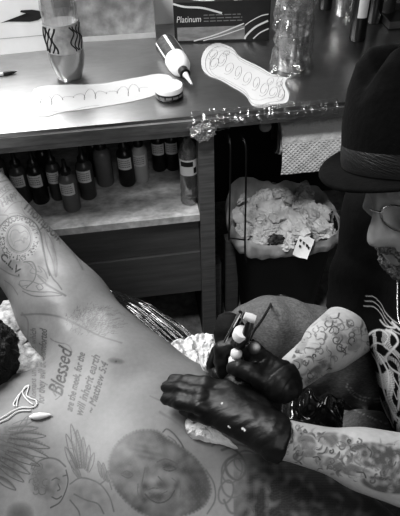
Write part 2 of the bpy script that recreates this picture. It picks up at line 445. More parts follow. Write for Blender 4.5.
for px, py, bd, r, h, lab, txt in (
    (6, 196, 'm', .022, .165, True, 'ink bottle at the far left of the shelf, half behind the raised arm'),
    (25, 203, 'm', .024, .165, True, 'ink bottle with a broad pale label just above the tattooed arm'),
    (42, 203.5, 'd', .024, .17, True, 'black ink bottle with a curved white label, beside the raised arm'),
    (59, 200, 'm', .021, .165, True, 'slim dark ink bottle with a small square label behind the front grey one'),
    (73, 211, 'g', .0245, .165, True, 'grey ink bottle with a black shoulder standing nearest the shelf edge'),
    (89, 199, 'm', .024, .17, True, 'charcoal ink bottle with a round-topped white label right of the front grey one'),
    (106, 186, 'g', .026, .17, False, 'plain grey unlabelled ink bottle left of the black bottle with a white label'),
    (128, 186, 'd', .024, .168, True, 'black ink bottle with a crisp white label next to the pale bottle'),
    (142, 182.5, 'w', .023, .165, True, 'pale white ink bottle, the lightest on the shelf'),
    (160, 171.5, 'd', .022, .165, True, 'dark ink bottle in the back row right of the pale bottle'),
    (173, 170.5, 'd', .022, .165, True, 'dark ink bottle in the back row, nearest the clear bottle'),
    (97, 177, 'd', .020, .16, False, 'black ink bottle deep behind the plain grey bottle'),
    (49, 186, 'd', .021, .165, False, 'black ink bottle deep behind two labelled ones near the arm')):
    p = Z(px, py-3, zs); 
    ink_bottle((p.x, p.y, zs), BODY[bd], r, h, txt, labm=lab)

def clear_bottle(px, py):
    p = Z(px, py-4, zs); L = Vector((p.x, p.y, zs)); r = .0265
    t = empty('clear_bottle', L, 'clear liquid bottle with a black and white label standing against the wooden post', 'bottle')
    obj('bottle_body', lathe([(r*.85, 0), (r, .005), (r, .028), (r*.93, .034), (r*.93, .045), (r, .05), (r, .165), (r*.8, .19), (r*.42, .205), (r*.42, .218)], L, n=32), M['petfog'], t)
    obj('liquid', lathe([(r*.8, .003), (r*.93, .007), (r*.93, .028), (r*.87, .034), (r*.87, .045), (r*.93, .05), (r*.93, .125)], L, n=32), M['glass'], t)
    obj('bottle_cap', lathe([(r*.5, .2185), (r*.5, .24)], L, n=20), M['black'], t)
    a0, a1 = -2.7, -.5
    def band(z0, z1, m, nm, par, rr=.0008, b0=a0, b1=a1):
        return obj(nm, grid(lambda u, v: L+Vector(((r+rr)*math.cos(b0+(b1-b0)*u), (r+rr)*math.sin(b0+(b1-b0)*u), z0+(z1-z0)*v)), 16, 1), m, par)
    lb = band(.105, .155, M['label'], 'label', t)
    band(.135, .150, M['ink'], 'print', lb, .0014, -2.5, -1.2)
    band(.112, .130, M['ink'], 'print', lb, .0014, -1.15, -.8)
clear_bottle(190, 205)

# ------------------------------------------------------------------ things on the worktop
zc = .9003
def standing_box(name, label, cat, pl, pr_, h, depth, m, m2=None, zb=zc):
    a = Z(*pl, zb); b = Z(*pr_, zb); d = (b-a); d.z = 0; w = d.length; d.normalize(); bk = Vector((-d.y, d.x, 0))
    t = empty(name, a, label, cat)
    mt = Matrix.Translation(a) @ Matrix(((d.x, bk.x, 0), (d.y, bk.y, 0), (0, 0, 1))).to_4x4()
    obj('carton', box((0, 0, 0), (w, depth, h), mt), m, t, bevel=.0012)
    return t, mt, w, d, bk
# marbled box
t, mt, w, d, bk = standing_box('paper_box', 'long grey marbled carton with a pale strip along its lower edge, behind the soda bottle', 'box', (77, 42.5), (156, 37.5), .128, .10, M['marble'])
obj('base_strip', box((.0, -.0012, .0), (w, .0, .016), mt), mat('pale_strip', .5, .5, var=.1), t)
# white carton with black swoosh
t, mt, w, d, bk = standing_box('white_carton', 'large white carton with a black bird-shaped swoosh on its front', 'box', (-60, 61), (60, 49), .155, .09, M['white'])
bm = bmesh.new()
def carton(px, py, off=-.0012):
    # point on the carton front plane
    o0 = mt.translation; n = bk; v = Vector(ray(px, py)); s = (o0-Vector(CAM)).dot(n)/v.dot(n); return Vector(CAM)+v*s+n*off
f1 = [(0, 23), (8, 20), (17, 18.5), (26, 17.5), (33, 14), (26, 13.2), (20, 12), (21, 10.2), (32, 9.5), (42, 11), (44.5, 14), (43, 17), (38, 20), (30, 21.6), (20, 21.5), (8, 21.5)]
vs = [bm.verts.new(carton(*q)) for q in f1]; bm.faces.new(vs); bmesh.ops.triangulate(bm, faces=bm.faces)
obj('swoosh_mark', bm, M['ink'], t, smooth=False)
bm = bmesh.new(); ribbon(bm, [carton(-20, 40.5), carton(62, 33.5)], .0012, bk); obj('fold_line', bm, M['greyink'], t, smooth=False)
# plain white carton behind
t, mt, w, d, bk = standing_box('plain_carton', 'plain white carton standing between the marbled box and the black box', 'box', (146, 25), (176, 23.5), .13, .10, M['white'])
# glove box with streaks
t, mt, w, d, bk = standing_box('glove_box', 'black cardboard glove box with white swirling streaks and a pale window panel', 'box', (175, 43), (269, 40), .118, .13, mat('black_card', .018, .4, var=.2))
def fr(u, v, off=-.0012): return mt @ Vector((u*w, off, v*.118))
def topf(u, v, off=.0012): return mt @ Vector((u*w, v*.13, .118+off))
bm = bmesh.new(); add_box(bm, (.03*w, -.0009, .006), (.74*w, -.0001, .046), mt); obj('window_panel', bm, mat('panel_grey', .24, .5, var=.35, vscale=18, stretch=(1, 1, 3)), t)
bm = bmesh.new(); ydir = (0, 0, 1)
text_bm(bm, 'Platinum', fr(.03, .52), d, ydir, w=.25*w, h=.026, shear=.15)
obj('lettering', bm, M['white'], t, smooth=False)
bm = bmesh.new()
for i in range(3):
    u = .31
    while u < .70:
        uu = min(.71, u+random.uniform(.03, .08)); a_, b_ = fr(u, .52+i*.075), fr(uu, .545+i*.075)
        q = [bm.verts.new(x) for x in (fr(u, .52+i*.075), fr(uu, .52+i*.075), fr(uu, .545+i*.075), fr(u, .545+i*.075))]; bm.faces.new(q); u = uu+.012
obj('small_print', bm, M['greyink'], t, smooth=False)
bm = bmesh.new()
for pts, ww in (([(0, .98), (.12, .9), (.3, .86), (.5, .72)], .006), ([(.98, .5), (.85, .35), (.76, .15), (.74, .05)], .006), ([(.99, .3), (.9, .2), (.83, .05)], .004),
                ([(.98, .66), (.9, .62), (.8, .5), (.74, .4)], .003), ([(.2, .04), (.45, .2), (.73, .45)], .004), ([(.3, .04), (.5, .16), (.73, .33)], .003)):
    ribbon(bm, [fr(*q, off=-.0016) for q in spline([(a, b) for a, b in pts], 6)], ww, bk)
for k in range(11):
    u0 = .02+.022*k; ribbon(bm, [topf(*q) for q in spline([(u0, .75-.02*k), (u0+.12, .25), (u0+.26+.01*k, .06+.035*k), (.42+.02*k, .05+.05*k)], 7)], .0035-.0001*k)
for k in range(8):
    u0 = .97-.03*k; ribbon(bm, [topf(*q) for q in spline([(u0, .9), (u0-.03, .5), (u0-.10, .12+.03*k), (.62-.01*k, .03+.04*k)], 7)], .003)
obj('streaks', bm, M['white'], t, smooth=False)

# soda bottle
L = Z(70.5, 77, zc); L.z = zc
t = empty('soda_bottle', L, 'large clear soda bottle with a scrawled label, left on the bright worktop', 'bottle')
r = .0475
def petal(prof, L, m, par, nm, n=60):
    bm = lathe(prof, L, n=n)
    for v in bm.verts:
        h = v.co.z-L.z
        if h < .05:
            a = math.atan2(v.co.y-L.y, v.co.x-L.x); f = 1-.13*(1-h/.05)*(.5+.5*math.cos(5*a)); v.co.x = L.x+(v.co.x-L.x)*f; v.co.y = L.y+(v.co.y-L.y)*f
    return obj(nm, bm, m, par)
petal([(r*.45, .006), (r*.72, 0), (r*.92, .03), (r, .06), (r*.98, .1), (r*.98, .175), (r*1.0, .19), (r*.92, .225), (r*.6, .27), (r*.29, .295), (r*.28, .315)], L, M['petfog'], t, 'bottle_body')
petal([(r*.42, .008), (r*.67, .004), (r*.87, .032), (r*.95, .062), (r*.94, .15)], L, mat('pale_drink', .40, .2, var=.15, vscale=14, spec=.6), t, 'drink')
obj('bottle_cap', lathe([(r*.33, .316), (r*.33, .335)], L, n=24), M['whiteplastic'], t)
def cyl(u, z, rr, L=L): return L+Vector(((r+rr)*math.cos(u), (r+rr)*math.sin(u), z))
lb = obj('label', grid(lambda u, v: cyl(-3.1+3.1*u, .082+.075*v, .0008), 24, 3), mat('grey_label', .36, .5, var=.45, vscale=30), t)
bm = bmesh.new()
for u0 in np.linspace(-2.75, -2.0, 6):
    ribbon(bm, [cyl(u0+.12*math.sin(7*s+u0*9), .086+.066*s, .0016) for s in np.linspace(0, 1, 26)], .0045, (0, -1, 0))
for u0 in np.linspace(-1.0, -.35, 4):
    ribbon(bm, [cyl(u0+.13*math.sin(9*s+u0*5), .086+.066*s, .0016) for s in np.linspace(0, 1, 26)], .0035, (0, -1, 0))
obj('scrawled_lettering', bm, M['ink'], lb, smooth=False)

# glue-style squeeze bottle lying down
A = Z(166, 45, .931); B = Z(191, 83, .925); ax = (B-A).normalized(); Ln = (B-A).length; rb = .031; A.z = .9003+rb
t = empty('squeeze_bottle', (A.x, A.y, zc), 'white squeeze bottle lying on its side with a black collar and clear nozzle', 'bottle')
obj('bottle_body', lathe([(rb*.9, 0), (rb, .004), (rb, Ln*.5), (rb*.92, Ln*.60), (rb*.6, Ln*.68), (rb*.42, Ln*.70)], A, n=32, axis=ax), M['whiteplastic'], t)
obj('collar', lathe([(rb*.46, Ln*.70), (rb*.46, Ln*.79), (rb*.3, Ln*.80)], A, n=24, axis=ax), M['black'], t)
obj('nozzle', lathe([(rb*.28, Ln*.80), (rb*.2, Ln*.87), (rb*.08, Ln*1.03)], A, n=18, axis=ax), mat('cloudy_plastic', .5, .25), t)
q = Vector((0, 0, 1)).rotation_difference(ax); 
def bp(a, h, rr=.0008): return A+q @ Vector(((rb+rr)*math.cos(a), (rb+rr)*math.sin(a), h))
up_a = max(np.linspace(0, 2*PI, 72), key=lambda a: (q @ Vector((math.cos(a), math.sin(a), 0))).dot(Vector((-.1, -.6, .75))))
lb = obj('label', grid(lambda u, v: bp(up_a-1.5+3.0*u, .004+Ln*.40*v), 20, 4), mat('dark_label', .05, .45, var=.6, vscale=90), t)
bm = bmesh.new()
for u0, u1 in ((-.25, -.02), (.85, 1.0), (-1.15, -1.0)):
    vs = [[bm.verts.new(bp(up_a+u0+(u1-u0)*i/3, .004+Ln*.40*j/4, .0014)) for j in range(5)] for i in range(4)]
    for i in range(3):
        for j in range(4): bm.faces.new((vs[i][j], vs[i+1][j], vs[i+1][j+1], vs[i][j+1]))
obj('label_stripes', bm, M['white'], lb)

# round tin
L = Z(169.3, 96, zc); L.z = zc; rt = .0355
t = empty('balm_tin', L, 'round balm tin with a pale printed lid and a black band, beside the squeeze bottle', 'tin')
obj('tin_body', lathe([(rt*.96, 0), (rt, .002), (rt, .017)], L, n=40), M['black'], t)
ld = obj('lid', lathe([(rt*1.02, .0172), (rt*1.03, .019), (rt*1.03, .029), (rt*.98, .031), (rt*.2, .0312)], L, n=40), M['whiteplastic'], t)
bm = bmesh.new(); c0 = L+Vector((0, 0, .0318))
for rr, ww in ((rt*.86, .0012), (rt*.5, .001)):
    ribbon(bm, [c0+Vector((rr*math.cos(a), rr*math.sin(a), 0)) for a in np.linspace(0, 2*PI, 40)], ww)
for k in range(16):
    a = k*2*PI/16; ribbon(bm, [c0+Vector((rt*f*math.cos(a+g), rt*f*math.sin(a+g), 0)) for f, g in ((.58, 0), (.68, .12), (.78, 0))], .0014)
ribbon(bm, [c0+Vector(((s-.5)*.026, .004*math.sin(s*20), 0)) for s in np.linspace(0, 1, 20)], .0016)
obj('lid_print', bm, M['greyink'], ld, smooth=False)
bm = bmesh.new()
for k in range(26):
    a = -2.9+k*.105
    if k % 5 == 4: continue
    add_box(bm, (-.0016, 0, .006), (.0016, .0006, .012), Matrix.Translation(L) @ Matrix.Rotation(a+PI/2, 4, 'Z') @ Matrix.Translation((0, -rt-.0007, 0)))
obj('band_print', bm, M['greyink'], t, smooth=False)

# pen tip on the worktop (enters from the left)
A = Z(-14, 76.5, zc+.006); B = Z(17, 71.5, zc+.0035)
t = empty('fine_brush', A, 'pointed dark-tipped brush lying at the left end of the worktop', 'brush')
dd = (B-A)
obj('handle', tube([A-dd*2, A+dd*.55], .0052, n=12), mat('pale_handle', .5, .4), t)
obj('tip', tube([A+dd*.555, A+dd*.75, A+dd*.9, B], [.0052, .0056, .0032, .0006], n=12), M['black'], t)

# tracing paper with faint cursive
def flat(pts, z, n=5): return [Z(x, y, z) for x, y in spline(pts, n, True)]
o1 = [(31, 96), (37, 88), (60, 85), (100, 84), (140, 77), (160, 74), (172, 78), (168, 88), (150, 97), (125, 103), (95, 108), (60, 113), (45, 117), (34, 113)]
t = empty('tracing_sheet', Z(95, 97, zc), 'translucent tracing sheet with faint cursive writing lying left of the tin', 'paper')
obj('sheet', polysheet(flat(o1, zc+.0004)), M['trace'], t, smooth=False)
bm = bmesh.new()
pts = []
for s in np.linspace(0, 1, 230):
    x = 38+108*s; y = 101-13*s+(3.2+3.2*(math.sin(s*9)**2))*math.sin(s*62)*(.6+.4*math.sin(s*17)); pts.append(Z(x+2.5*math.cos(s*62), y, zc+.0014))
ribbon(bm, pts, .0009)
ribbon(bm, [Z(x, 112-.1*(x-45)+1.5*math.sin(x*.12), zc+.0014) for x in range(45, 100, 2)], .0008)
obj('pencil_writing', bm, M['pencil'], t, smooth=False)
# scroll stencil
o2 = [(218, 43), (208, 47), (202, 56), (202, 68), (209, 76), (220, 80), (232, 87), (245, 95), (253, 106), (264, 108), (272, 105.5), (286, 103), (289, 95), (285, 84), (287, 78), (276, 76), (270, 73), (258, 66), (240, 57), (232, 48)]
t = empty('stencil_sheet', Z(245, 77, zc), 'cut-out white stencil drawing of a scroll banner beside the plastic-covered bottle', 'paper')
def wavy(p): return Vector((p[0], p[1], p[2]+.0012*(1+math.sin(p[0]*60+p[1]*40))))
obj('sheet', polysheet(flat(o2, zc+.0006)), M['paper'], t, smooth=False)
bm = bmesh.new(); zz = zc+.0016
def pl(pts, w=.0009, n=6, closed=False): ribbon(bm, [Z(x, y, zz) for x, y in spline(pts, n, closed)], w)
cx, cy = 244, 75
inset = [(cx+(x-cx)*.90, cy+(y-cy)*.90) for x, y in o2]; pl(inset, .0011, 6, True)
inset = [(cx+(x-cx)*.80, cy+(y-cy)*.76) for x, y in o2]; pl(inset, .0007, 6, True)
for (x, y, a, b) in ((213, 54, 5, 5), (214, 63, 5, 6), (222, 59, 5, 7), (229, 68, 5, 6), (238, 72, 4, 7), (247, 78, 5, 7), (256, 83, 4, 7), (264, 89, 5, 7), (273, 92, 5, 6), (281, 94, 4, 6), (270, 81, 4, 4), (226, 53, 4, 3), (279, 84, 4, 3)):
    pl([(x+a*math.cos(s+.4)*(.5+.5*s/7), y+b*math.sin(s)*(.5+.5*s/7)) for s in np.linspace(0, 8.5, 14)], .0009, 4)
obj('drawn_scrollwork', bm, M['pencil'], t, smooth=False)

# plastic covered bottle
L = Z(291, 68, zc); L.z = zc
t = empty('covered_bottle', L, 'tall clear bottle loosely wrapped in crinkled clear plastic at the back of the worktop', 'bottle')
obj('bottle_body', lathe([(.038, 0), (.042, .004), (.042, .19), (.03, .22), (.014, .24), (.014, .27)], L, n=36), M['petfog'], t)
obj('liquid', lathe([(.037, .004), (.0395, .008), (.0395, .10)], L, n=36), mat('grey_liquid', .22, .15, var=.4, vscale=20), t)
def cov(u, v):
    a = u*2*PI; z = v*.30; rr = .047+.010*noise.noise(Vector((math.cos(a)*3, math.sin(a)*3, z*22)))+.014*abs(noise.noise(Vector((math.cos(a)*2+5, math.sin(a)*2, z*30))))+(.010 if v < .12 else 0)*(1-v/.12)
    return L+Vector((rr*math.cos(a), rr*math.sin(a), z+.0006))
bm = grid(cov, 70, 46); bmesh.ops.remove_doubles(bm, verts=bm.verts, dist=1e-5); obj('plastic_cover', bm, M['wrap2'], t, sharp=.35)

# dark bottles at the back right
def square_bottle(px, py, hw, h, m, label, lab=None, tall=False):
    L = Z(px, py, zc); L.z = zc
    t = empty('back_bottle', L, label, 'bottle', 'bottles at the back right of the worktop')
    obj('bottle_body', lathe([(hw*.93, 0), (hw, .004), (hw, h*.7), (hw*.8, h*.78), (hw*.45, h*.82), (hw*.45, h*.86)], L, n=28), m, t)
    obj('bottle_cap', lathe([(hw*.5, h*.865), (hw*.5, h)], L, n=20), M['black'], t)
    if lab:
        obj('label', grid(lambda u, v: L+Vector(((hw+.0008)*math.cos(-2.3+1.2*u), (hw+.0008)*math.sin(-2.3+1.2*u), h*(lab[0]+(lab[1]-lab[0])*v))), 10, 2), M['label'], t)
square_bottle(343, 14, .030, .17, M['petfog'], 'clear glass jar-like bottle next to the dark bottle with a white strip label')
square_bottle(357, 39, .024, .22, BODY['d'], 'tall dark bottle with a vertical white strip label on the worktop', (.32, .68))
square_bottle(373, 22, .022, .19, BODY['d'], 'dark bottle just right of the white-labelled tall bottle')
square_bottle(387, 12, .024, .19, BODY['m'], 'charcoal bottle behind the metal tray')
square_bottle(325, 8, .022, .17, BODY['d'], 'dark bottle behind the plastic-covered bottle, left of the clear jar')
# metal tray
a = Z(386, 28, zc)
t = empty('instrument_tray', a, 'shallow metal instrument tray at the right end of the worktop', 'tray')
obj('tray_base', box((a.x, a.y-.02, zc), (a.x+.25, a.y+.13, zc+.004)), M['gunmetal'], t, bevel=.001)
bm = bmesh.new()
for lo, hi in (((0, -.02, .0041), (.25, -.017, .025)), ((0, .127, .0041), (.25, .13, .025)), ((0, -.0165, .0041), (.003, .1265, .025)), ((.247, -.0165, .0041), (.25, .1265, .025))):
    add_box(bm, (a.x+lo[0], a.y+lo[1], zc+lo[2]), (a.x+hi[0], a.y+hi[1], zc+hi[2]))
obj('tray_rim', bm, M['steel'], t)

# crumpled white wipe near the hat
def crumple(name, c, size, m, label, cat='tissue', group=None, seed=0, amp=.45, sub=4, parent=None, rot=0):
    bm = bmesh.new(); bmesh.ops.create_icosphere(bm, subdivisions=sub, radius=1)
    R_ = Matrix.Rotation(rot, 3, 'Z')
    for v in bm.verts:
        n_ = v.co.normalized(); f = 1+amp*(noise.noise(n_*1.3+Vector((seed*3.1, 0, seed)))+.7*abs(noise.noise(n_*2.8+Vector((0, seed*2.3, 0))))+.35*noise.noise(n_*6+Vector((seed, 1, 0))))
        v.co = R_ @ Vector((n_.x*size[0]*f, n_.y*size[1]*f, n_.z*size[2]*f))
    zmin = min(v.co.z for v in bm.verts)
    for v in bm.verts: v.co += Vector(c)-Vector((0, 0, 0))
    o = obj(name, bm, m, parent, sharp=.5)
    if label: tag(o, label, cat, group)
    return o
p = Z(362, 66, zc+.012)
crumple('paper_wipe', (p.x, p.y, zc+.0135), (.030, .011, .011), M['towel'], 'small twisted white wipe lying on the worktop beside the hat', 'wipe', seed=4, amp=.25, rot=.9)

# cling film along the counter edge
def wrapstrip(u, v):
    x = 192+146*u; y0 = 118-16.5*(x-192)/146
    p = Z(x, y0, .9); t_ = v
    z = .904-.034*t_+.005*noise.noise(Vector((u*22, v*3, 0)))+.002*noise.noise(Vector((u*60, v*7, 3)))
    amp = 1.0 if x < 262 else .35
    yy = .010-.022*math.sin(t_*PI*.8)-.012*amp*abs(noise.noise(Vector((u*16, v*3, 7))))-(.006 if x < 225 else 0)
    if v < .25: yy = .02-.1*v; z = .9022+.004*abs(noise.noise(Vector((u*40, v*5, 1))))
    if v > .85 and x < 230: z -= .012
    return Vector((p.x, yy, z))
tag(obj('cling_film', grid(wrapstrip, 190, 16), M['wrap'], sharp=.3), 'crumpled clear cling film stuck along the front edge of the steel worktop', 'cling film')
c = Z(202, 127, .868)
bm = bmesh.new(); bmesh.ops.create_icosphere(bm, subdivisions=5, radius=1)
for v in bm.verts:
    n_ = v.co.normalized(); f = 1+.5*noise.noise(n_*2.2)+.4*abs(noise.noise(n_*5))+.2*noise.noise(n_*11); v.co = Vector((n_.x*.025*f, n_.y*.012*f, n_.z*.019*f))+Vector((c.x, -.026, .868))
tag(obj('cling_film', bm, M['wrapball'], sharp=.3), 'crinkled ball of cling film bunched at the top of the wooden post', 'cling film')

# ------------------------------------------------------------------ paper towel roll under the worktop
A = Z(281, 128, .775); yb = .075
def yx(px, py): 
    return Y(px, py, yb)
t = empty('paper_towel_roll', (.30, .10, .72), 'roll of white embossed paper towels hanging under the worktop above the bin', 'paper towel')
rr = .056; zc2 = .765; x0, x1 = Y(281, 150, .05).x, Y(281, 150, .05).x+.26
bm = bmesh.new(); add_lathe(bm, [(.018, 0), (rr, 0), (rr, x1-x0), (.018, x1-x0)], (x0, .10, zc2), n=48, axis=(1, 0, 0), cap=False)
add_lathe(bm, [(.018, 0), (.018, x1-x0)], (x0, .10, zc2), n=48, axis=(1, 0, 0), cap=False)
def emb(v): return .0012*(abs((v.x*34+v.z*34) % 2-1)+abs((v.x*34-v.z*34) % 2-1))
obj('roll', bm, M['towel'], t)
def sheet(u, v):
    x = x0+.002+(x1-x0-.004)*u
    z = zc2+.004-.100*v; y = .10-rr-.0015-.004*v*math.sin(v*3)-emb(Vector((x, 0, z)))*1.5
    return Vector((x, y, z))
def tw(name):
    m = mat(name, .95, .9, bump=0); nt = m.node_tree; n = nt.nodes; Lk = nt.links
    tc = n.new('ShaderNodeTexCoord'); mp = n.new('ShaderNodeMapping'); mp.inputs['Rotation'].default_value = (0, PI/4, 0); Lk.new(tc.outputs['Object'], mp.inputs[0])
    w1 = n.new('ShaderNodeTexWave'); w1.wave_type = 'BANDS'; w1.bands_direction = 'X'; w1.inputs['Scale'].default_value = 34; Lk.new(mp.outputs[0], w1.inputs[0])
    w2 = n.new('ShaderNodeTexWave'); w2.bands_direction = 'Z'; w2.inputs['Scale'].default_value = 34; Lk.new(mp.outputs[0], w2.inputs[0])
    mx = n.new('ShaderNodeMath'); mx.operation = 'MAXIMUM'; Lk.new(w1.outputs['Fac'], mx.inputs[0]); Lk.new(w2.outputs['Fac'], mx.inputs[1])
    b = n.new('ShaderNodeBump'); b.inputs['Strength'].default_value = .8; b.inputs['Distance'].default_value = .003; Lk.new(mx.outputs[0], b.inputs['Height']); Lk.new(b.outputs[0], n['Principled BSDF'].inputs['Normal'])
    return m
obj('hanging_sheet', grid(sheet, 60, 24), tw('embossed_towel'), t)
t = empty('towel_holder', (x0-.01, .10, .72), 'dark bracket with a pale end disc that holds the paper towel roll', 'holder')
obj('end_disc', lathe([(.012, -.012), (.050, -.012), (.052, -.009), (.050, -.006), (.012, -.006)], (x0, .10, zc2), n=36, axis=(1, 0, 0)), M['gunmetal'], t)
obj('spindle', tube([(x0-.02, .10, zc2), (x1+.02, .10, zc2)], .009, n=14), M['black'], t)
obj('bracket', box((x0-.02, .09, zc2-.01), (x0-.013, .11, .8615)), M['black'], t)
obj('bracket', box((x1+.013, .09, zc2-.01), (x1+.02, .11, .8615)), M['black'], t)
# knob
kp = Y(265.5, 126, .055)
t = empty('round_knob', kp, 'round pale knob on the dark underside beside the paper towel', 'knob')
obj('knob_cap', lathe([(.006, -.012), (.014, -.010), (.0175, -.003), (.016, .003), (.009, .006)], kp, n=28, axis=(0, -1, .25)), mat('grey_knob', .25, .5), t)
obj('knob_stem', tube([kp+Vector((0, .011, -.003)), kp+Vector((0, .03, 0)), (kp.x, .09, .861)], .005), M['black'], t)

# ------------------------------------------------------------------ waste bin
zr = .44
cB = Z(283, 218, zr); BX, BY = .165, .135
def sq(a, rx, ry, p=3.2):
    c_, s_ = math.cos(a), math.sin(a); f = (abs(c_)**p+abs(s_)**p)**(-1/p); return Vector((rx*c_*f, ry*s_*f, 0))
bt = empty('waste_bin', (cB.x, cB.y, 0), 'black waste bin under the worktop lined with a pale plastic bag', 'bin')
bm = bmesh.new(); rings = []
for z, f in ((0, .72), (.004, .74), (zr-.01, .97), (zr, 1.0), (zr-.004, .985), (.012, .70)):
    rings.append([bm.verts.new(Vector((cB.x, cB.y, z))+sq(2*PI*i/48, BX*f, BY*f)) for i in range(48)])
for a_, b_ in zip(rings, rings[1:]):
    for i in range(48): bm.faces.new((a_[i], a_[(i+1) % 48], b_[(i+1) % 48], b_[i]))
bm.faces.new(rings[0][::-1]); bm.faces.new(rings[-1]); obj('bin_body', bm, M['black_m'], bt)
def bagf(u, v):
    a = u*2*PI; n1 = noise.noise(Vector((math.cos(a)*5, math.sin(a)*5, v*3)))
    if v < .5:       # inside, going up to the rim
        t_ = v/.5; f = .80+.20*t_; z = zr-.12+.125*t_
    else:            # folded over the rim and hanging outside
        t_ = (v-.5)/.5; f = 1.03+.05*math.sin(t_*PI)+.02*t_; z = zr+.005-.045*t_+.006*n1
    pl_ = (.0022*math.sin(a*17+4*n1)+.004*n1)*(1 if v > .5 else .6)
    back = .035*max(0, math.sin(a))*(1-abs(2*v-1))+.07*max(0, -math.cos(a))*max(0, math.sin(a))*(1-abs(2*v-1)) + .02*max(0, -math.cos(a))*(1-abs(2*v-1))
    p = sq(a, BX*f+pl_, BY*f+pl_); return Vector((cB.x+p.x, cB.y+p.y, z+back+.008*noise.noise(Vector((math.cos(a)*7, math.sin(a)*7, v*6+4)))))
bm = grid(bagf, 150, 24); bmesh.ops.remove_doubles(bm, verts=bm.verts, dist=1e-5); obj('bin_liner', bm, M['bag'], bt, sharp=.6)
k = 0
TIS = [(a_, b_, c_, d_*1.22) for a_, b_, c_, d_ in [(240, 195, .45, .040), (262, 198, .47, .045), (250, 215, .46, .050), (275, 212, .485, .052), (300, 200, .46, .045), (296, 224, .475, .050), (316, 212, .46, .045),
       (262, 232, .45, .042), (284, 238, .45, .042), (322, 228, .45, .040), (245, 228, .44, .036), (305, 190, .45, .040), (279, 192, .45, .042), (272, 226, .465, .036)]]
WORDS = ['twisted grey', 'soft rounded', 'large pale', 'bright bulging', 'shadowed', 'smooth white', 'creased', 'front-left', 'front-centre', 'right-hand', 'small left', 'dark rear', 'rear middle', 'little central']
PL = ['at the back left corner of the bin', 'just right of the back left one in the bin', 'at the left middle of the bin', 'on top of the heap in the middle of the bin', 'towards the back right of the bin',
      'right of centre near the top of the bin heap', 'against the right side of the bin', 'low at the front left of the bin', 'at the front middle of the bin by the printed packet', 'at the front right of the bin beside the packet',
      'squeezed against the left liner', 'in the shadow under the paper towel roll', 'at the rear middle of the bin', 'wedged between the top tissues']
for (px, py, z, s) in TIS:
    p = Z(px, py, z)
    crumple('crumpled_tissue', (p.x, p.y, z-.01), (s*(.72), s*(.6), s*.5), M['tissue'], WORDS[k]+' crumpled tissue '+PL[k], 'tissue', 'crumpled tissues in the waste bin', seed=k*1.7+1, amp=.55, sub=4, rot=k)
    k += 1
crumple('crumpled_tissue', Z(276, 240, .458), (.022, .014, .012), mat('stained_tissue', .07, .7, var=1.0, vscale=50, bump=.8), 'ink-stained dark crumpled tissue at the front of the bin', 'tissue', 'crumpled tissues in the waste bin', seed=31, amp=.6)
# underlying fill so that the bin reads full: loose plastic sheet
p = Z(306, 246, .452); d1 = (Z(316, 236, .47)-p).normalized(); d2 = (Z(296, 238, .47)-p).normalized()
t = empty('printed_packet', p, 'small white packet with black print tucked over the front of the bin', 'packet')
q0 = Z(300, 232, .475); ex = (Z(318, 239, .470)-q0); ey = (Z(292, 253, .435)-q0)
bm = grid(lambda u, v: q0+ex*u*.8+ey*v+Vector((0, -.006, .003*math.sin(u*5+v*3))), 8, 8)
obj('wrapper', bm, M['white'], t)
bm = bmesh.new(); nn = ex.cross(ey).normalized(); nn = nn if nn.z > 0 else -nn
for (u, v) in ((.1, .25), (.35, .3), (.6, .35), (.75, .42), (.2, .5)):
    c_ = q0+ex*u*.8+ey*v+Vector((0, -.006, 0))+nn*.0045; vs = [bm.verts.new(c_+ex*a*.8+ey*b) for a, b in ((0, 0), (.16, .02), (.12, .14), (.02, .10))]; bm.faces.new(vs)
obj('black_print', bm, M['ink'], t, smooth=False)

# wire bin frame hooks
t = empty('wire_frame', Y(243, 180, .0), 'thin black wire frame hooked in front of the bin', 'wire frame')
yy = -.012
obj('wire', tube(spline([Y(240, 132, .03), Y(244, 140, .0), Y(246, 150, yy), Y(246, 175, yy), Y(245.5, 210, yy), Y(245, 251, yy), Y(247, 262, 0.03)], 8), .0028, n=8), M['black'], t)
obj('wire', tube(spline([Y(227, 133, .03), Y(230, 142, .0), Y(230.5, 158, yy), Y(230, 190, yy), Y(229, 240, yy)], 8), .0026, n=8), M['black'], t)
obj('wire_glint', tube([Y(239.8, 131, .029), Y(243.8, 140, -.001)], .0032, n=8), M['chrome'], t)  # bright metal sleeve put in as the highlight on the black wire
obj('wire_glint', tube([Y(228, 135, .022), Y(229.6, 143, .0)], .003, n=8), M['gunmetal'], t)  # duller sleeve standing in for the second wire's highlight
obj('crossbar', tube([Y(335, 211, .15), Y(372, 207, .15)], .002, n=6), M['gunmetal'], t)
obj('crossbar', tube([Y(335, 224, .15), Y(372, 221, .15)], .002, n=6), M['gunmetal'], t)
obj('crossbar', tube([Y(229, 238, yy), Y(245.3, 240, yy)], .0022, n=6), M['black'], t)

# ================================================================== the client on the bench
AX = Vector((.65, -.76, 0)).normalized(); NX = Vector((.76, .65, 0)).normalized()
CH = Vector((-.2, -.80, 0))
def B(s, n, z): v = CH+AX*s+NX*n; return (v.x, v.y, z)
bench_rot = Matrix(((AX.x, NX.x, 0), (AX.y, NX.y, 0), (0, 0, 1))).to_4x4()
mt = Matrix.Translation(CH) @ bench_rot
t = empty('treatment_bench', (CH.x, CH.y, 0), 'padded black vinyl bench that the tattooed client lies on', 'bench')
obj('cushion', box((-.62, -.25, .515), (1.35, .225, .590), mt), M['vinyl'], t, bevel=.02)
obj('frame', box((-.55, -.2, .47), (1.3, .18, .5145), mt), M['gunmetal'], t, bevel=.004)
for s in (-.5, 1.2):
    for n_ in (-.17, .15):
        obj('leg', box((s-.02, n_-.02, 0), (s+.02, n_+.02, .4695), mt), M['gunmetal'], t, bevel=.003)

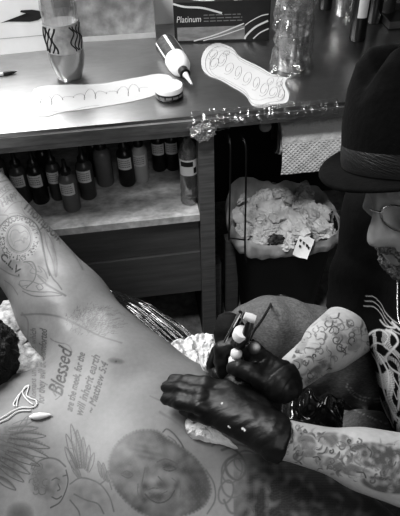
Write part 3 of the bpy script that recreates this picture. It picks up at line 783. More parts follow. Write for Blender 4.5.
skin = [
    ell(B(.0, 0.0, .695), (.26, .200, .120), AX), ell(B(-.02, .06, .735), (.16, .12, .075), AX),
    ell(B(.30, 0, .69), (.28, .195, .115), AX), ell(B(.58, 0, .685), (.22, .19, .105), AX),
    cap((-.345, -.445, .735), (-.23, -.62, .705), .082, .105),
    cap((-.34, -.44, .735), (-.545, -.075, .775), .088, .074),
    cap((-.545, -.075, .77), (-.79, -.20, .74), .060, .030),
    cap(B(-.20, -.13, .71), B(-.16, .05, .71), .085, .095),
    cap(B(-.20, -.15, .70), B(.08, -.25, .665), .070, .052), cap(B(.08, -.25, .665), B(.32, -.235, .65), .046, .030),
    ('k', .03), cap(B(-.15, -.03, .70), (-.47, -.645, .745), .070, .050),
    ('k', .012), ell((-.515, -.590, .785), (.085, .066, .070), (-.75, .35, .1)), ell((-.575, -.565, .80), (.055, .052, .062), (-.75, .35, .1)), ('k', .03),
    cap(B(.66, .09, .68), B(1.12, .10, .665), .095, .060), cap(B(.66, -.09, .68), B(1.12, -.10, .665), .095, .060),
    cap(B(1.12, .10, .665), B(1.55, .10, .65), .058, .038), cap(B(1.12, -.10, .665), B(1.55, -.10, .65), .058, .038),
    cap(B(1.57, .10, .65), B(1.60, .11, .76), .036, .026), cap(B(1.57, -.10, .65), B(1.60, -.11, .76), .036, .026),
]
def hand(wr, d, up, side, s=1.0, thumb=1):      # relaxed open hand
    wr = np.array(wr); d = np.array(d)/np.linalg.norm(d); up = np.array(up, float); up -= d*(up@d); up /= np.linalg.norm(up); sd = np.cross(d, up)*side
    o = [('k', .012), cap(wr, wr+d*.05*s, .024, .026)]
    for i, (off, ln) in enumerate(((.030, .075), (.010, .085), (-.010, .078), (-.028, .060))):
        k0 = wr+d*.085*s+sd*off; o.append(cap(wr+d*.03+sd*off*.6, k0, .018, .013)); k1 = k0+d*ln*.5-up*.008; k2 = k0+d*ln*.9-up*.030
        o += [cap(k0, k1, .011, .0095), cap(k1, k2, .0095, .008)]
    o += [cap(wr+d*.02+sd*.022, wr+d*.06+sd*.055-up*.01, .016, .012), cap(wr+d*.06+sd*.055-up*.01, wr+d*.09+sd*.062-up*.02, .011, .009)]
    return o
skin_fn = None
skin2_ = skin+hand((-.80, -.20, .74), (-1, -.1, -.1), (0, 0, 1), 1)+hand(B(.33, -.235, .65), tuple(AX), (0, 0, 1), -1)
def body_fn(P, d):      # soft modelling: armpit hollow, pectoral edge, bench contact
    def bump(c, r, a):
        q = np.linalg.norm((P-np.array(c)), axis=-1)/r; return a*np.exp(-q*q*2)
    d = d+bump(Z(85, 322, .80), .045, .010)+bump(Z(40, 318, .80), .03, .008)
    a, b = np.array(Z(-6, 322, .80)), np.array(Z(-3, 352, .80)); ab = b-a
    t = np.clip(((P-a)@ab)/(ab@ab), 0, 1); q = .038-np.linalg.norm((P-a-t[..., None]*ab)*np.array((1, 1, .35)), axis=-1); kk = .018
    h = np.clip(.5-.5*(q-d)/kk*-1, 0, 1); d = d*(1-h)+q*h+kk*h*(1-h)     # hollow between chest and head
    return np.maximum(d, .5905-P[..., 2])
me = nets(skin2_, (-1.06, -2.15, .56), (.95, -.02, .92), .0085, k=.045, levels=2, fn=body_fn)
refine(me, (-.2, -.66, .8), .5, .64)
P = Painter(me)
# --- arm tattoo
ln = P.line; tx = P.text
C0 = (19, 238)
def circ(c, rx, ry, w=.9, a=.7, rot=-.2):
    ln([(c[0]+rx*math.cos(s)*math.cos(rot)-ry*math.sin(s)*math.sin(rot), c[1]+rx*math.cos(s)*math.sin(rot)+ry*math.sin(s)*math.cos(rot)) for s in np.linspace(0, 2*PI, 16)[:-1]], w, a, 5, True)
circ(C0, 11.5, 13.5, 1.0, .7); circ(C0, 13, 15, .7, .5); 
tx(text_arc('DON\'T \u00b7 TAKE \u00b7 ANY \u00b7 NICKELS \u00b7 WOODEN \u00b7 ', C0, 17.3, 1.15, 1.15-2*PI*.985, 6.0, .85, .05), .95, 1)
ln([(10, 237), (12, 231), (17, 230), (20, 233), (25, 231), (28, 234), (27, 239), (24, 238), (24, 243), (21, 240), (15, 242), (14, 246), (12, 242), (10, 237)], 1.1, .55)
P.shade(lambda x, y: .32*(((x-19)/9)**2+((y-238)/6)**2 < 1)*(.6+.4*math.sin(x*1.3+y)), 9, 230, 29, 246)
tx(text_px("Thompson", (22, 207), (57, 241), 10.5, shear=.1, up=(.55, -.83)), 1.0, 1)
ln([(21, 205), (24, 197), (33, 196), (44, 204), (53, 216), (59, 230), (60, 245)], .8, .6); ln([(21, 206), (25, 214), (33, 221), (41, 231)], .8, .6)
tx(text_px("HAPPY", (3, 207), (23, 196), 8, shear=.1), .8, .75); ln([(0, 198), (10, 190), (24, 189), (31, 196), (26, 201), (14, 203), (4, 213)], .8, .6); ln([(0, 190), (8, 184), (16, 184)], .8, .5)
tx(text_px("RUE", (0, 194), (10, 189), 6), .7, .6)
tx(text_px("C.L.V.", (0, 258), (19, 276), 7, up=(.5, -.8)), 1.0, 1)
ln([(41, 232), (42, 245), (46, 262), (52, 277), (58, 284), (62, 290)], 1.0, .7)          # flame shape
ln([(44, 228), (51, 240), (55, 252), (57, 264), (56, 277), (53, 262), (47, 246), (44, 232)], .9, .6)
P.shade(lambda x, y: .5*max(0, 1-abs(x-(54.5+.1*(y-260)))/3.2)*(236 < y < 276), 48, 236, 60, 277)
ln([(66, 240), (70, 248), (77, 259), (83, 270)], 1.1, .55); ln([(67, 238), (75, 250), (80, 260), (83, 269)], .8, .5)
P.shade(lambda x, y: .3*max(0, 1-abs((x-66)-(y-240)*.57)/2.5), 64, 240, 84, 270)
for pts in ([(26, 262), (33, 266), (30, 272), (38, 275), (46, 281), (40, 284), (30, 281), (20, 281), (21, 286), (28, 285)], [(18, 284), (26, 290), (40, 292), (52, 292), (62, 295), (50, 296), (34, 296), (22, 291)],
            [(29, 263), (35, 270), (42, 272), (38, 266), (44, 270), (48, 279)], [(36, 286), (40, 284), (43, 288), (39, 290), (36, 286)], [(4, 280), (12, 286), (18, 295)], [(0, 215), (8, 216), (3, 224), (0, 228)], [(9, 214), (18, 213), (28, 218)]):
    ln(pts, .9, .65)
P.shade(lambda x, y: .42*max(0, .75+.9*noise.noise(Vector((x*.11, y*.11, 6))))*max(0, 1-((x-22)/36)**4-((y-246)/52)**4)*(0 if ((x-19)/21)**2+((y-238)/23)**2 < 1 and ((x-19)/13)**2+((y-238)/15)**2 > 1 else 1)*(x < 47+.0*y or y < 225), 0, 180, 64, 298)
for pts, w, a in (([(0, 226), (6, 220), (14, 216), (24, 217), (34, 222), (40, 232), (43, 246), (46, 262), (50, 276)], 1.4, .8), ([(0, 268), (10, 274), (20, 277)], 1.2, .6), ([(24, 262), (32, 262), (36, 270), (34, 280), (26, 288)], 1.4, .7), ([(38, 276), (46, 284), (56, 290), (66, 296)], 1.6, .6),
                  ([(0, 182), (10, 180), (20, 184), (30, 192)], 1.2, .6), ([(2, 178), (8, 172)], 1.2, .5)): ln(pts, w, a)
# --- armpit hair and creases
for _ in range(520):
    x, y = random.gauss(95, 14), random.gauss(321, 8); 
    if ((x-95)/32)**2+((y-321)/17)**2 > 1 or y < 297+(x-85)*.2: continue
    a = random.gauss(-.9+(x-95)*.02, .5); L_ = random.uniform(2.5, 6)
    ln([(x, y), (x+L_*.5*math.cos(a)+.4, y-L_*.5*math.sin(a)*-1*.6), (x+L_*math.cos(a), y+L_*math.sin(a)*.8)], .48, random.uniform(.3, .75), 2)
ln([(21, 315), (40, 314), (60, 317), (80, 326), (100, 336), (122, 343)], 1.5, .40); ln([(22, 313), (28, 322), (27, 345), (26, 372)], 1.6, .35)
# --- nipple
P.shade(lambda x, y: .62*max(0, 1-((x-116)/8.5)**2-((y-361-(x-116)*.12)/3.0)**2)**.5, 105, 354, 127, 368, .8, 1.4); P.dot((116, 361.5), 2.2, .9)
# --- chest verse
T = lambda s, a, b, h, al=.68, sh=.25, w=.72: tx(text_px(s, a, b, h, sh), w, min(1, al*1.35))
T("Romans understand which", (36, 400), (36, 329), 6, .5); T("for they will be comforted", (44, 404), (47, 330), 7.5, .62)
T("Blessed", (62, 396), (72, 352), 15, .80, .3, .85); ln([(72, 352), (70, 347), (66, 344), (60, 343), (54, 341), (50, 338)], .9, .55); ln([(56, 396), (53, 391), (55, 384), (61, 386), (63, 392), (59, 397), (55, 400)], .9, .7)
T("are the meek, for the", (72, 412), (85, 354), 7.5, .72); T("will inherit earth", (82, 417), (100, 357), 8.5, .72); T("~ Matthew 5:4", (93, 414), (108, 364), 7.5, .75)
# --- portrait
def petal(b, t_, w, a, curve=0.0, n=14):
    b, t_ = np.array(b, float), np.array(t_, float); d = t_-b; s = np.array((-d[1], d[0]))
    for i in range(n+1):
        q = i/n; p = b+d*q+s*curve*math.sin(q*PI); P.dot(tuple(p), max(.5, w*math.sin(PI*min(1, q*.9+.1))**.7), a*(1-.35*q), .7)
def petals(b, t_, w, a, curve=0.0):
    petal(b, t_, w, a*.85, curve); b, t_ = np.array(b, float), np.array(t_, float); d = t_-b; s = np.array((-d[1], d[0])); s /= np.linalg.norm(s)
    ln([b+s*w*.5, b+d*.5+s*w, t_, b+d*.5-s*w*.9, b-s*w*.5], .7, a)
OUT = [(108, 466), (112, 450), (122, 438), (138, 430), (156, 430), (168, 438), (184, 448), (198, 460), (208, 476), (211, 494), (202, 508), (184, 516), (160, 519), (140, 513), (124, 500), (112, 484)]
OUTS = [tuple(q) for q in spline(OUT, 5, True)]
def edge_in(x, y):                                   # signed distance inside the head outline
    c = False; m = 1e9; j = len(OUTS)-1
    for i in range(len(OUTS)):
        xi, yi = OUTS[i]; xj, yj = OUTS[j]
        if (yi > y) != (yj > y) and x < (xj-xi)*(y-yi)/(yj-yi)+xi: c = not c
        m = min(m, (x-xi)**2+(y-yi)**2); j = i
    return math.sqrt(m)*(1 if c else -1)
def portrait(x, y):
    e = edge_in(x, y)
    if e < 0: return 0
    a = .38+.36*math.exp(-e/8)
    a += .28*noise.noise(Vector((x*.07, y*.07, 2)))+.16*noise.noise(Vector((x*.16, y*.16, 5)))
    def g(cx, cy, rx, ry, s, rot=0.0):
        u = (x-cx)*math.cos(rot)+(y-cy)*math.sin(rot); v = -(x-cx)*math.sin(rot)+(y-cy)*math.cos(rot); return s*math.exp(-(u/rx)**2-(v/ry)**2)
    a += g(127, 475, 9, 5, .42, .3)+g(170, 467, 11, 5, .34, .3)+g(122, 466, 9, 3, .25, -.3)+g(145, 487, 4, 4, .45)+g(161, 484, 5, 4, .38)+g(147, 470, 3, 9, .22)
    a += g(158, 497, 15, 4, .42, -.1)+g(143, 497, 3, 8, .3, -.3)+g(176, 487, 3, 9, .38, .3)+g(190, 478, 9, 16, .34, -.5)+g(200, 494, 8, 14, .3)+g(182, 506, 14, 6, .25)
    a += g(146, 452, 15, 2.2, .30, .2)+g(150, 458, 15, 2, .24, .2)+g(142, 446, 12, 2, .2, .2)
    a -= g(152, 480, 5, 4, .42)+g(132, 490, 8, 7, .22)+g(160, 491, 7, 2.4, .34)+g(128, 450, 9, 7, .2)+g(170, 476, 7, 4, .2)+g(168, 452, 9, 6, .12)
    return max(0, min(.85, a))*min(1, e/2.5+.1)
P.shade(portrait, 104, 426, 216, 520, .9, 1.5)
for pts, w, a in (([(117, 468), (123, 464), (132, 465)], 1.2, .7), ([(121, 474), (127, 471), (133, 475), (128, 478), (121, 475)], .9, .85), ([(157, 462), (166, 459), (178, 464)], 1.3, .7), ([(163, 468), (169, 465), (176, 469), (169, 471), (163, 469)], .9, .85),
                  ([(145, 468), (143, 478), (142, 486), (147, 490), (153, 488), (160, 488), (163, 483), (158, 476)], 1.0, .7), ([(145, 494), (151, 500), (160, 503), (169, 499), (175, 490)], 1.3, .85), ([(149, 493), (158, 495), (168, 491)], .9, .7),
                  ([(138, 484), (138, 494), (143, 503)], .9, .6), ([(172, 478), (180, 486), (180, 498)], .9, .6), ([(163, 432), (167, 429), (174, 434), (181, 443), (184, 449)], 1.2, .7), ([(168, 436), (175, 441), (178, 447)], .9, .6),
                  ([(134, 447), (146, 445), (157, 448)], .8, .5), ([(134, 453), (147, 450), (160, 454)], .8, .5), ([(198, 470), (205, 480), (205, 494), (198, 504), (193, 497), (198, 486)], 1.2, .6), ([(206, 470), (214, 484), (215, 500), (207, 514)], 1.2, .5)):
    ln(pts, w, a)
# --- angel with raised wing
for b, t_, w, a, c in (((76, 470), (65, 447), 3.2, .75, .1), ((78, 468), (66, 434), 3.2, .75, .1), ((80, 468), (71, 424), 3.4, .85, .08), ((82, 468), (77, 430), 3.2, .8, .05), ((84, 468), (83, 437), 3.0, .8, 0), ((86, 470), (89, 445), 2.8, .75, -.05), ((88, 472), (94, 453), 2.6, .7, -.1), ((80, 478), (70, 460), 3, .6, 0)): petals(b, t_, w, a, c)
for i in range(5): ln([(70+2.5*i, 448+1.0*i), (76+2.5*i, 450+1.2*i), (82+2.5*i, 456+1.2*i)], .8, .5)
for b, t_ in (((103, 478), (98, 461)), ((105, 480), (103, 463)), ((108, 482), (107, 471))): petals(b, t_, 2.4, .7)
P.shade(lambda x, y: .55*max(0, 1-((x-47)/19)**2-((y-480)/20)**2)**.5*(.6+.9*noise.noise(Vector((x*.16, y*.16, 3)))), 26, 458, 70, 504)
P.shade(lambda x, y: .5*max(0, 1-((x-39)/10)**2-((y-478)/19)**2)**.5, 26, 456, 52, 500)
ln([(33, 470), (38, 462), (48, 458), (58, 460), (66, 467)], 1.2, .6)
rr_ = random.Random(4)
for i in range(22):
    c = (31+rr_.random()*16, 464+rr_.random()*30); s_ = 2+rr_.random()*2; ln([(c[0]+s_*math.cos(q), c[1]+s_*math.sin(q)) for q in np.linspace(rr_.random()*6, rr_.random()*6+4, 5)], .9, .6, 3)
for pts in ([(52, 480), (56, 478), (60, 480)], [(63, 476), (67, 475)], [(58, 484), (60, 489), (57, 491)], [(52, 497), (57, 499), (62, 496)], [(66, 470), (68, 480), (66, 490), (60, 502), (50, 508)]): ln(pts, 1.0, .75)
P.shade(lambda x, y: .45*max(0, 1-((x-92)/26)**2-((y-496)/18)**2)*(.55+1.0*noise.noise(Vector((x*.12, y*.12, 1)))), 64, 476, 122, 516)
for pts in ([(70, 484), (80, 478), (92, 480), (102, 486), (110, 498), (114, 512)], [(74, 494), (86, 500), (98, 504), (104, 514)], [(100, 484), (108, 480), (112, 490)], [(70, 500), (78, 510), (80, 516)]): ln(pts, 1.1, .55)
# --- feathered wing on the left shoulder
for b, t_, w, a, c in (((8, 440), (50, 448), 3.6, .8, -.10), ((10, 436), (46, 436), 3.4, .75, -.12), ((14, 446), (49, 458), 3.4, .75, -.12), ((6, 452), (40, 466), 3.6, .8, -.12), ((0, 458), (30, 474), 3.6, .8, -.12), ((0, 466), (24, 482), 3.4, .75, -.1), ((-4, 476), (16, 490), 3.4, .75, -.1),
                       ((8, 430), (38, 428), 3.2, .7, -.08), ((-2, 446), (34, 458), 4, .6, -.1), ((-2, 436), (30, 444), 4.5, .6, 0), ((12, 426), (34, 420), 3, .6, .1), ((18, 432), (28, 416), 2.6, .6, .1)): petals(b, t_, w, a, c)
P.shade(lambda x, y: .55*min(1, max(0, (34-x-.2*abs(y-448))/14))*min(1, max(0, (y-420)/8))*min(1, max(0, (480+.3*x-y)/10))*(.75+.5*noise.noise(Vector((x*.25, y*.25, 4)))), -2, 420, 44, 490)
P.shade(lambda x, y: .7*max(0, 1-((x-20)/14)**2-((y-514)/12)**2)**.6, 4, 500, 38, 520)
# --- scrolls right of the portrait, roses on the flank darkened by painted arm shade
for c, rx, ry in (((232, 470), 10, 13), ((247, 462), 13, 11), ((226, 492), 7, 12), ((236, 478), 14, 20)): circ(c, rx, ry, 1.5, .45, .3)
ln([(222, 450), (232, 448), (243, 458), (246, 470), (238, 480), (228, 474), (226, 462), (236, 455)], 2.2, .55); ln([(224, 500), (230, 512), (240, 514)], 1.8, .5)
ln([(196, 420), (206, 424), (214, 432), (224, 436), (214, 440), (206, 434), (198, 428)], 1.0, .4); ln([(212, 446), (222, 440), (236, 444), (250, 448), (262, 458)], 1.6, .4)
for c, r in (((272, 482), 10), ((294, 494), 13), ((258, 503), 11), ((322, 502), 12), ((300, 472), 8), ((343, 512), 11), ((280, 512), 9)):
    ph = c[0]; sp = [(c[0]+r*(.25+.11*q)*math.cos(q+ph), c[1]+r*(.22+.10*q)*math.sin(q+ph)) for q in np.linspace(0, 7, 15)]; ln(sp, 2.0, .6, 4)
    for k in range(4): a0 = ph+k*1.6; petal((c[0]+r*math.cos(a0), c[1]+r*.9*math.sin(a0)), (c[0]+r*1.3*math.cos(a0+1.1), c[1]+r*1.2*math.sin(a0+1.1)), 3, .75, .2)
P.shade(lambda x, y: min(.96, 1.0*min(1, max(0, (x+.3*(y-470)-222)/50))*(.95+.8*noise.noise(Vector((x*.11, y*.11, 8))))), 235, 455, 400, 516, 1.6, 2.3)  # artist's arm shadow put into the ink, mottled over the roses
ln([(150, 396), (170, 405), (186, 412)], 1.2, .3); ln([(160, 412), (178, 424), (190, 436)], 2.0, .28)
P.shade(lambda x, y: .22*max(0, 1-((x-185)/26)**2-((y-425)/13)**2), 158, 410, 214, 440)
P.done()
client = empty('person', (CH.x, CH.y, .59), 'shirtless tattooed client lying on the bench, one arm raised, a verse on the chest', 'person')
body = link('body', me, M['skin'], client)
tag(body, 'bare skin tattooed with a portrait, an angel and lettering')
hc = np.array(Z(-30, 358, .80))
hm = nets([ell(hc, (.084, .082, .080), (-.75, .35, .1)), ell(hc+np.array((-.04, .02, 0)), (.088, .080, .082), (-.75, .35, .1))], (-.70, -.76, .64), (-.34, -.44, .93), .007, k=.03, levels=1,
          fn=lambda P, d: np.maximum(d, .075-np.linalg.norm(P-np.array((-.62, -.545, .82)), axis=-1)))
V = verts_np(hm); N_ = normals_np(hm); V = V+N_*np.array([[.007*noise.noise(Vector(v)*70)+.004*noise.noise(Vector(v)*160)] for v in V]); set_verts(hm, V)
link('hair', hm, M['hair'], client)
tr_m = nets([ell(B(.62, 0, .685), (.20, .196, .112), AX), cap(B(.66, .09, .68), B(1.12, .10, .668), .100, .068), cap(B(.66, -.09, .68), B(1.12, -.10, .668), .100, .068), cap(B(1.12, .10, .668), B(1.48, .10, .653), .066, .050), cap(B(1.12, -.10, .668), B(1.48, -.10, .653), .066, .050), ('cut', np.array(B(.50, 0, .7)), -np.array(AX))],
            (.0, -2.12, .56), (.95, -1.0, .86), .011, k=.03, levels=1, fn=lambda P, d: np.maximum(d, .5903-P[..., 2]))
link('trousers', tr_m, M['denim'], client)

# pillow in a patterned white cover
pm = nets([ell((-.50, -.53, .652), (.17, .14, .058)), ], (-.72, -.72, .56), (-.3, -.36, .74), .008, levels=1, fn=lambda P, d: np.maximum(d, .5915-P[..., 2]))
V = verts_np(pm); N_ = normals_np(pm); V = V+N_*np.array([[.008*noise.noise(Vector(v)*28)] for v in V]); set_verts(pm, V)
tag(link('pillow', pm, M['pillow']), 'crumpled white patterned pillow under the client\'s head and raised arm', 'pillow')
# towel fluff showing between the head and the arm
crumple('paper_towel', Z(7, 330, .70), (.048, .068, .026), M['pillow'], 'crumpled white patterned cloth wedged between the dark hair and raised arm', 'cloth', seed=9, amp=.35)

# necklace of light string with a pale pointed pendant
def on_skin(x, y, off=.002): q = P.drop((x, y)); return (q if q is not None else Z(x, y, .8))+Vector((0, -.2, 1)).normalized()*off
t = empty('necklace', on_skin(30, 405), 'pale looped string necklace with a white pointed pendant on the client\'s collarbone', 'necklace')
for pts in ([(-3, 421), (6, 416), (14, 411), (22, 408), (32, 408), (37, 405), (36, 401), (31, 399)], [(-3, 424), (8, 419), (18, 412), (31, 411)], [(31, 399), (27, 396), (28, 391), (29, 386), (25, 388), (23, 392), (24, 396), (28, 401), (33, 405)],
            [(29, 386), (24, 390), (18, 397), (14, 404), (15, 407)], [(21, 393), (18, 400), (17, 407)]):
    obj('string', tube([on_skin(x, y, .0025) for x, y in spline(pts, 6)], .0011, n=6), M['bead'], t)
a_, b_ = on_skin(30, 418, .004), on_skin(52, 415.5, .004)
obj('pendant', tube([a_, a_+(b_-a_)*.2, a_+(b_-a_)*.45, a_+(b_-a_)*.8, b_], [.002, .0052, .0058, .0034, .0006], n=10), M['whiteplastic'], t)

# black film over the far edge of the bench
def filmf(u, v):
    e = spline([Z(88, 279, .60), Z(112, 298, .60), Z(140, 322, .60), Z(168, 350, .60), Z(200, 374, .60)], 10); i = u*(len(e)-1); k0 = min(int(i), len(e)-2); a = e[k0]+(e[k0+1]-e[k0])*(i-k0)
    f = spline([Z(98, 285, .60), Z(122, 293, .585), Z(150, 304, .57), Z(182, 325, .565), Z(214, 352, .57)], 10); b = f[k0]+(f[k0+1]-f[k0])*(i-k0)
    p = a+(b-a)*v; g = min(1, max(0, u*2.2-.7))
    z = p[2]+(.007*math.sin(v*23+1.5*math.sin(u*3))+.003*math.sin(v*61+u*5))*g+.004*noise.noise(Vector((u*9, v*3, 0)))
    return Vector((p[0], p[1], z))
tag(obj('plastic_sheet', grid(filmf, 90, 90), M['blackfilm'], sharp=3), 'glossy black pleated plastic sheet spilling off the far edge of the bench towards the post', 'plastic sheet')
# white paper towels
def pad(name, outline, z, th, label, seed, m='towel', cat='paper towel'):
    pts = spline(outline, 8, True); cx = sum(p[0] for p in pts)/len(pts); cy = sum(p[1] for p in pts)/len(pts)
    bm = bmesh.new(); rings = []
    for j, (f, zz) in enumerate(((1, 0), (1.0, .3), (.96, .6), (.88, .8), (.78, .9), (.66, 1.0), (.54, 1), (.42, .97), (.3, .95), (.18, .95), (.07, .95))):
        ring = []
        for p in pts:
            x, y = cx+(p[0]-cx)*f, cy+(p[1]-cy)*f; q = Z(x, y, z); q.z = z+th*zz+(th*(.5*noise.noise(Vector((x*.11, y*.11, seed)))+.55*abs(noise.noise(Vector((x*.2, y*.2, seed+3))))-.1) if j else 0); ring.append(bm.verts.new(q))
        rings.append(ring)
    n = len(pts)
    for a, b in zip(rings, rings[1:]):
        for i in range(n): bm.faces.new((a[i], a[(i+1) % n], b[(i+1) % n], b[i]))
    bm.faces.new(rings[0][::-1]); bm.faces.new(rings[-1])
    return tag(obj(name, bm, M[m], sharp=.6), label, cat)
pad('paper_towel', [(170, 352), (184, 344), (198, 341), (210, 338), (222, 350), (224, 366), (214, 378), (196, 378), (182, 372), (172, 364)], .655, .03, 'bright white paper towel bunched behind the gloved fingertips', 2)
pad('paper_towel', [(199, 356), (202, 348), (210, 345), (217, 349), (216, 360), (212, 372), (203, 370)], .80, .02, 'folded white paper towel corner standing up beside the index finger on the machine', 5)

# ================================================================== the tattoo artist
BASE = CAM+ray(434, 163)*.73                      # centre of the hat brim
upv = _U*.95-_F*.31; upv /= np.linalg.norm(upv)
fwd = -_R*.90-_F*.24-_U*.42; fwd /= np.linalg.norm(fwd); hatup = upv-fwd*(upv@fwd)*.25; hatup /= np.linalg.norm(hatup); upv = upv-fwd*(upv@fwd); upv /= np.linalg.norm(upv)
lft = np.cross(upv, fwd)
HC = BASE-hatup*.036-fwd*.014
def H(f, l, u): return HC+fwd*f+lft*l+upv*u
SR, ER, WR = np.array((.262, -.565, 1.0)), np.array(Z(360, 321, .765)), np.array(Z(283, 381, .885))
SL, EL, WL = np.array((.33, -.93, .99)), np.array(Z(436, 478, .82)), np.array(Z(279, 438, .872))
neck0 = np.array((.315, -.745, .985))
sk = [
    ell(H(-.005, 0, .035), (.098, .078, .090), fwd, upv), ell(H(.030, 0, -.040), (.058, .056, .062), fwd, upv), cap(H(.055, 0, -.080), H(.035, 0, -.078), .020, .033),
    ('k', .012), cap(H(.088, 0, .022), H(.108, 0, -.024), .008, .0115), cap(H(.096, .010, -.027), H(.096, -.010, -.027), .008, .008),
    ell(H(.084, 0, -.052), (.012, .024, .006), fwd, upv), ell(H(.080, 0, -.063), (.012, .020, .007), fwd, upv),
    ell(H(.082, .030, .040), (.018, .030, .008), fwd, upv), ell(H(.082, -.030, .040), (.018, .030, .008), fwd, upv), ell(H(.076, .036, .0), (.014, .018, .014), fwd, upv), ell(H(.076, -.036, .0), (.014, .018, .014), fwd, upv),
    ell(H(-.005, .080, .0), (.020, .008, .032), fwd, upv), ell(H(-.005, -.080, .0), (.020, .008, .032), fwd, upv),
    ('k', .03), cap(H(-.03, 0, -.05), neck0, .058, .062),
    ell((.35, -.74, .86), (.12, .19, .16)), ell((.40, -.745, .66), (.12, .165, .16)), cap((.33, -.78, .8), (.33, -.82, .73), .04, .04), ell((.42, -.745, .53), (.13, .17, .09)),
    cap((.32, -.74, .985), SR, .07, .060), cap((.33, -.74, .985), SL, .07, .060),
    cap(SR, ER, .058, .043), cap(ER, WR, .0485, .0265), cap(SL, EL, .058, .043), cap(EL, WL, .0435, .0275),
    cap(ER*.8+WR*.2, ER*.55+WR*.45, .045, .040), cap(EL*.8+WL*.2, EL*.55+WL*.45, .046, .040),
    cap((.42, -.64, .56), (.06, -.545, .68), .085, .070), cap((.42, -.83, .54), (.20, -.78, .60), .085, .060),
    cap((.06, -.545, .68), (.13, -.45, .12), .060, .038), cap((.20, -.78, .60), (.29, -.80, .12), .055, .038),
    ('k', .015), cap((.14, -.44, .045), (.0, -.46, .035), .036, .030), cap((.30, -.80, .045), (.20, -.84, .035), .036, .030),
    cap(WR, WR*.6+np.array(Z(258, 368, .90))*.4, .022, .012), cap(WL, WL*.6+np.array(Z(240, 412, .872))*.4, .023, .012),
]
me = nets(sk, (-.1, -1.14, 0.0), (.62, -.38, 1.34), .0075, k=.022, levels=1)
refine(me, (.13, -.85, .85), .24, .70)
refine(me, (.13, -.85, .85), .24, .70)
P2 = Painter(me); ln = P2.line
# far forearm tattoos
def scribble(P_, poly, n, seed, w=(.7, 1.2), a=(.35, .75), size=(3, 8)):
    r = random.Random(seed)
    def inside(x, y):
        c = False; j = len(poly)-1
        for i in range(len(poly)):
            xi, yi = poly[i]; xj, yj = poly[j]
            if (yi > y) != (yj > y) and x < (xj-xi)*(y-yi)/(yj-yi)+xi: c = not c
            j = i
        return c
    xs = [p[0] for p in poly]; ys = [p[1] for p in poly]; k = 0; tries = 0
    while k < n and tries < n*20:
        tries += 1; x, y = r.uniform(min(xs), max(xs)), r.uniform(min(ys), max(ys))
        if not inside(x, y): continue
        k += 1; s = r.uniform(*size); a0 = r.uniform(0, 6.28); kind = r.random()
        if kind < .5: pts = [(x+s*math.cos(a0+q*1.1)*(1-.13*q), y+s*math.sin(a0+q*1.1)*(1-.13*q)) for q in range(6)]
        elif kind < .8: pts = [(x-s*math.cos(a0), y-s*math.sin(a0)), (x+s*.3*math.sin(a0), y-s*.3*math.cos(a0)), (x+s*.5*math.cos(a0), y+s*.5*math.sin(a0)), (x+s*math.cos(a0+.5), y+s*math.sin(a0+.5))]
        else: pts = [(x, y), (x+s*.6*math.cos(a0), y+s*.6*math.sin(a0)), (x+s*.5*math.cos(a0+1), y+s*.5*math.sin(a0+1)), (x, y)]
        P_.line(pts, r.uniform(*w), r.uniform(*a), 4)
def patches(P_, poly, n, seed, size):
    r = random.Random(seed); xs = [p[0] for p in poly]; ys = [p[1] for p in poly]
    for _ in range(n):
        x, y = r.uniform(min(xs), max(xs)), r.uniform(min(ys), max(ys)); c = False; j = len(poly)-1
        for i in range(len(poly)):
            xi, yi = poly[i]; xj, yj = poly[j]
            if (yi > y) != (yj > y) and x < (xj-xi)*(y-yi)/(yj-yi)+xi: c = not c
            j = i
        if not c: continue
        a0 = r.uniform(0, 6.28); L_ = r.uniform(*size); w_ = r.uniform(.8, 2.9); al = r.uniform(.35, .95); cv = r.uniform(-.5, .5)
        for k in range(12):
            q = k/11; px_ = x+L_*(q-.5)*math.cos(a0)-L_*cv*math.sin(q*PI)*math.sin(a0); py_ = y+L_*(q-.5)*math.sin(a0)+L_*cv*math.sin(q*PI)*math.cos(a0)
            P_.dot((px_, py_), max(.5, w_*math.sin(PI*(q*.85+.1))), al*(.5+.5*q), .5)
polyR = [(325, 308), (352, 318), (378, 332), (372, 348), (340, 362), (318, 380), (298, 398), (272, 378), (288, 360), (305, 332)]
patches(P2, polyR, 150, 3, (3, 12)); scribble(P2, polyR, 55, 5, w=(.8, 1.4), a=(.6, 1), size=(2, 6))
def blob(P_, c, rx, ry, rot, a, seed, dens=.6):
    cr, sr = math.cos(rot), math.sin(rot)
    def f(x, y):
        u = ((x-c[0])*cr+(y-c[1])*sr)/rx; v = (-(x-c[0])*sr+(y-c[1])*cr)/ry
        e = u*u+v*v; return min(1, 1.25*a)*min(1, max(0, 1.1-e)*3)*max(0, min(1, dens+.25+1.3*noise.noise(Vector((x*.14, y*.14, seed)))))
    P_.shade(f, c[0]-max(rx, ry)*1.1, c[1]-max(rx, ry)*1.1, c[0]+max(rx, ry)*1.1, c[1]+max(rx, ry)*1.1, 1.1, 1.4)
for c, rx, ry, rot, a, s in (((318, 374), 17, 8, -.65, .75, 1), ((296, 365), 9, 5, -.8, .55, 2), ((302, 345), 10, 4, -1.0, .5, 3), ((340, 336), 10, 5, .7, .4, 4), ((326, 318), 9, 4, .5, .45, 5), ((355, 345), 9, 5, -.6, .45, 6), ((286, 385), 8, 5, -.8, .5, 7)): blob(P2, c, rx, ry, rot, a, s)
for c in ((345, 326), (357, 331), (366, 338), (352, 340)):
    ln([(c[0]+5*math.cos(q), c[1]+4*math.sin(q)) for q in np.linspace(0, 6.2, 7)], .8, .5, 4, True)
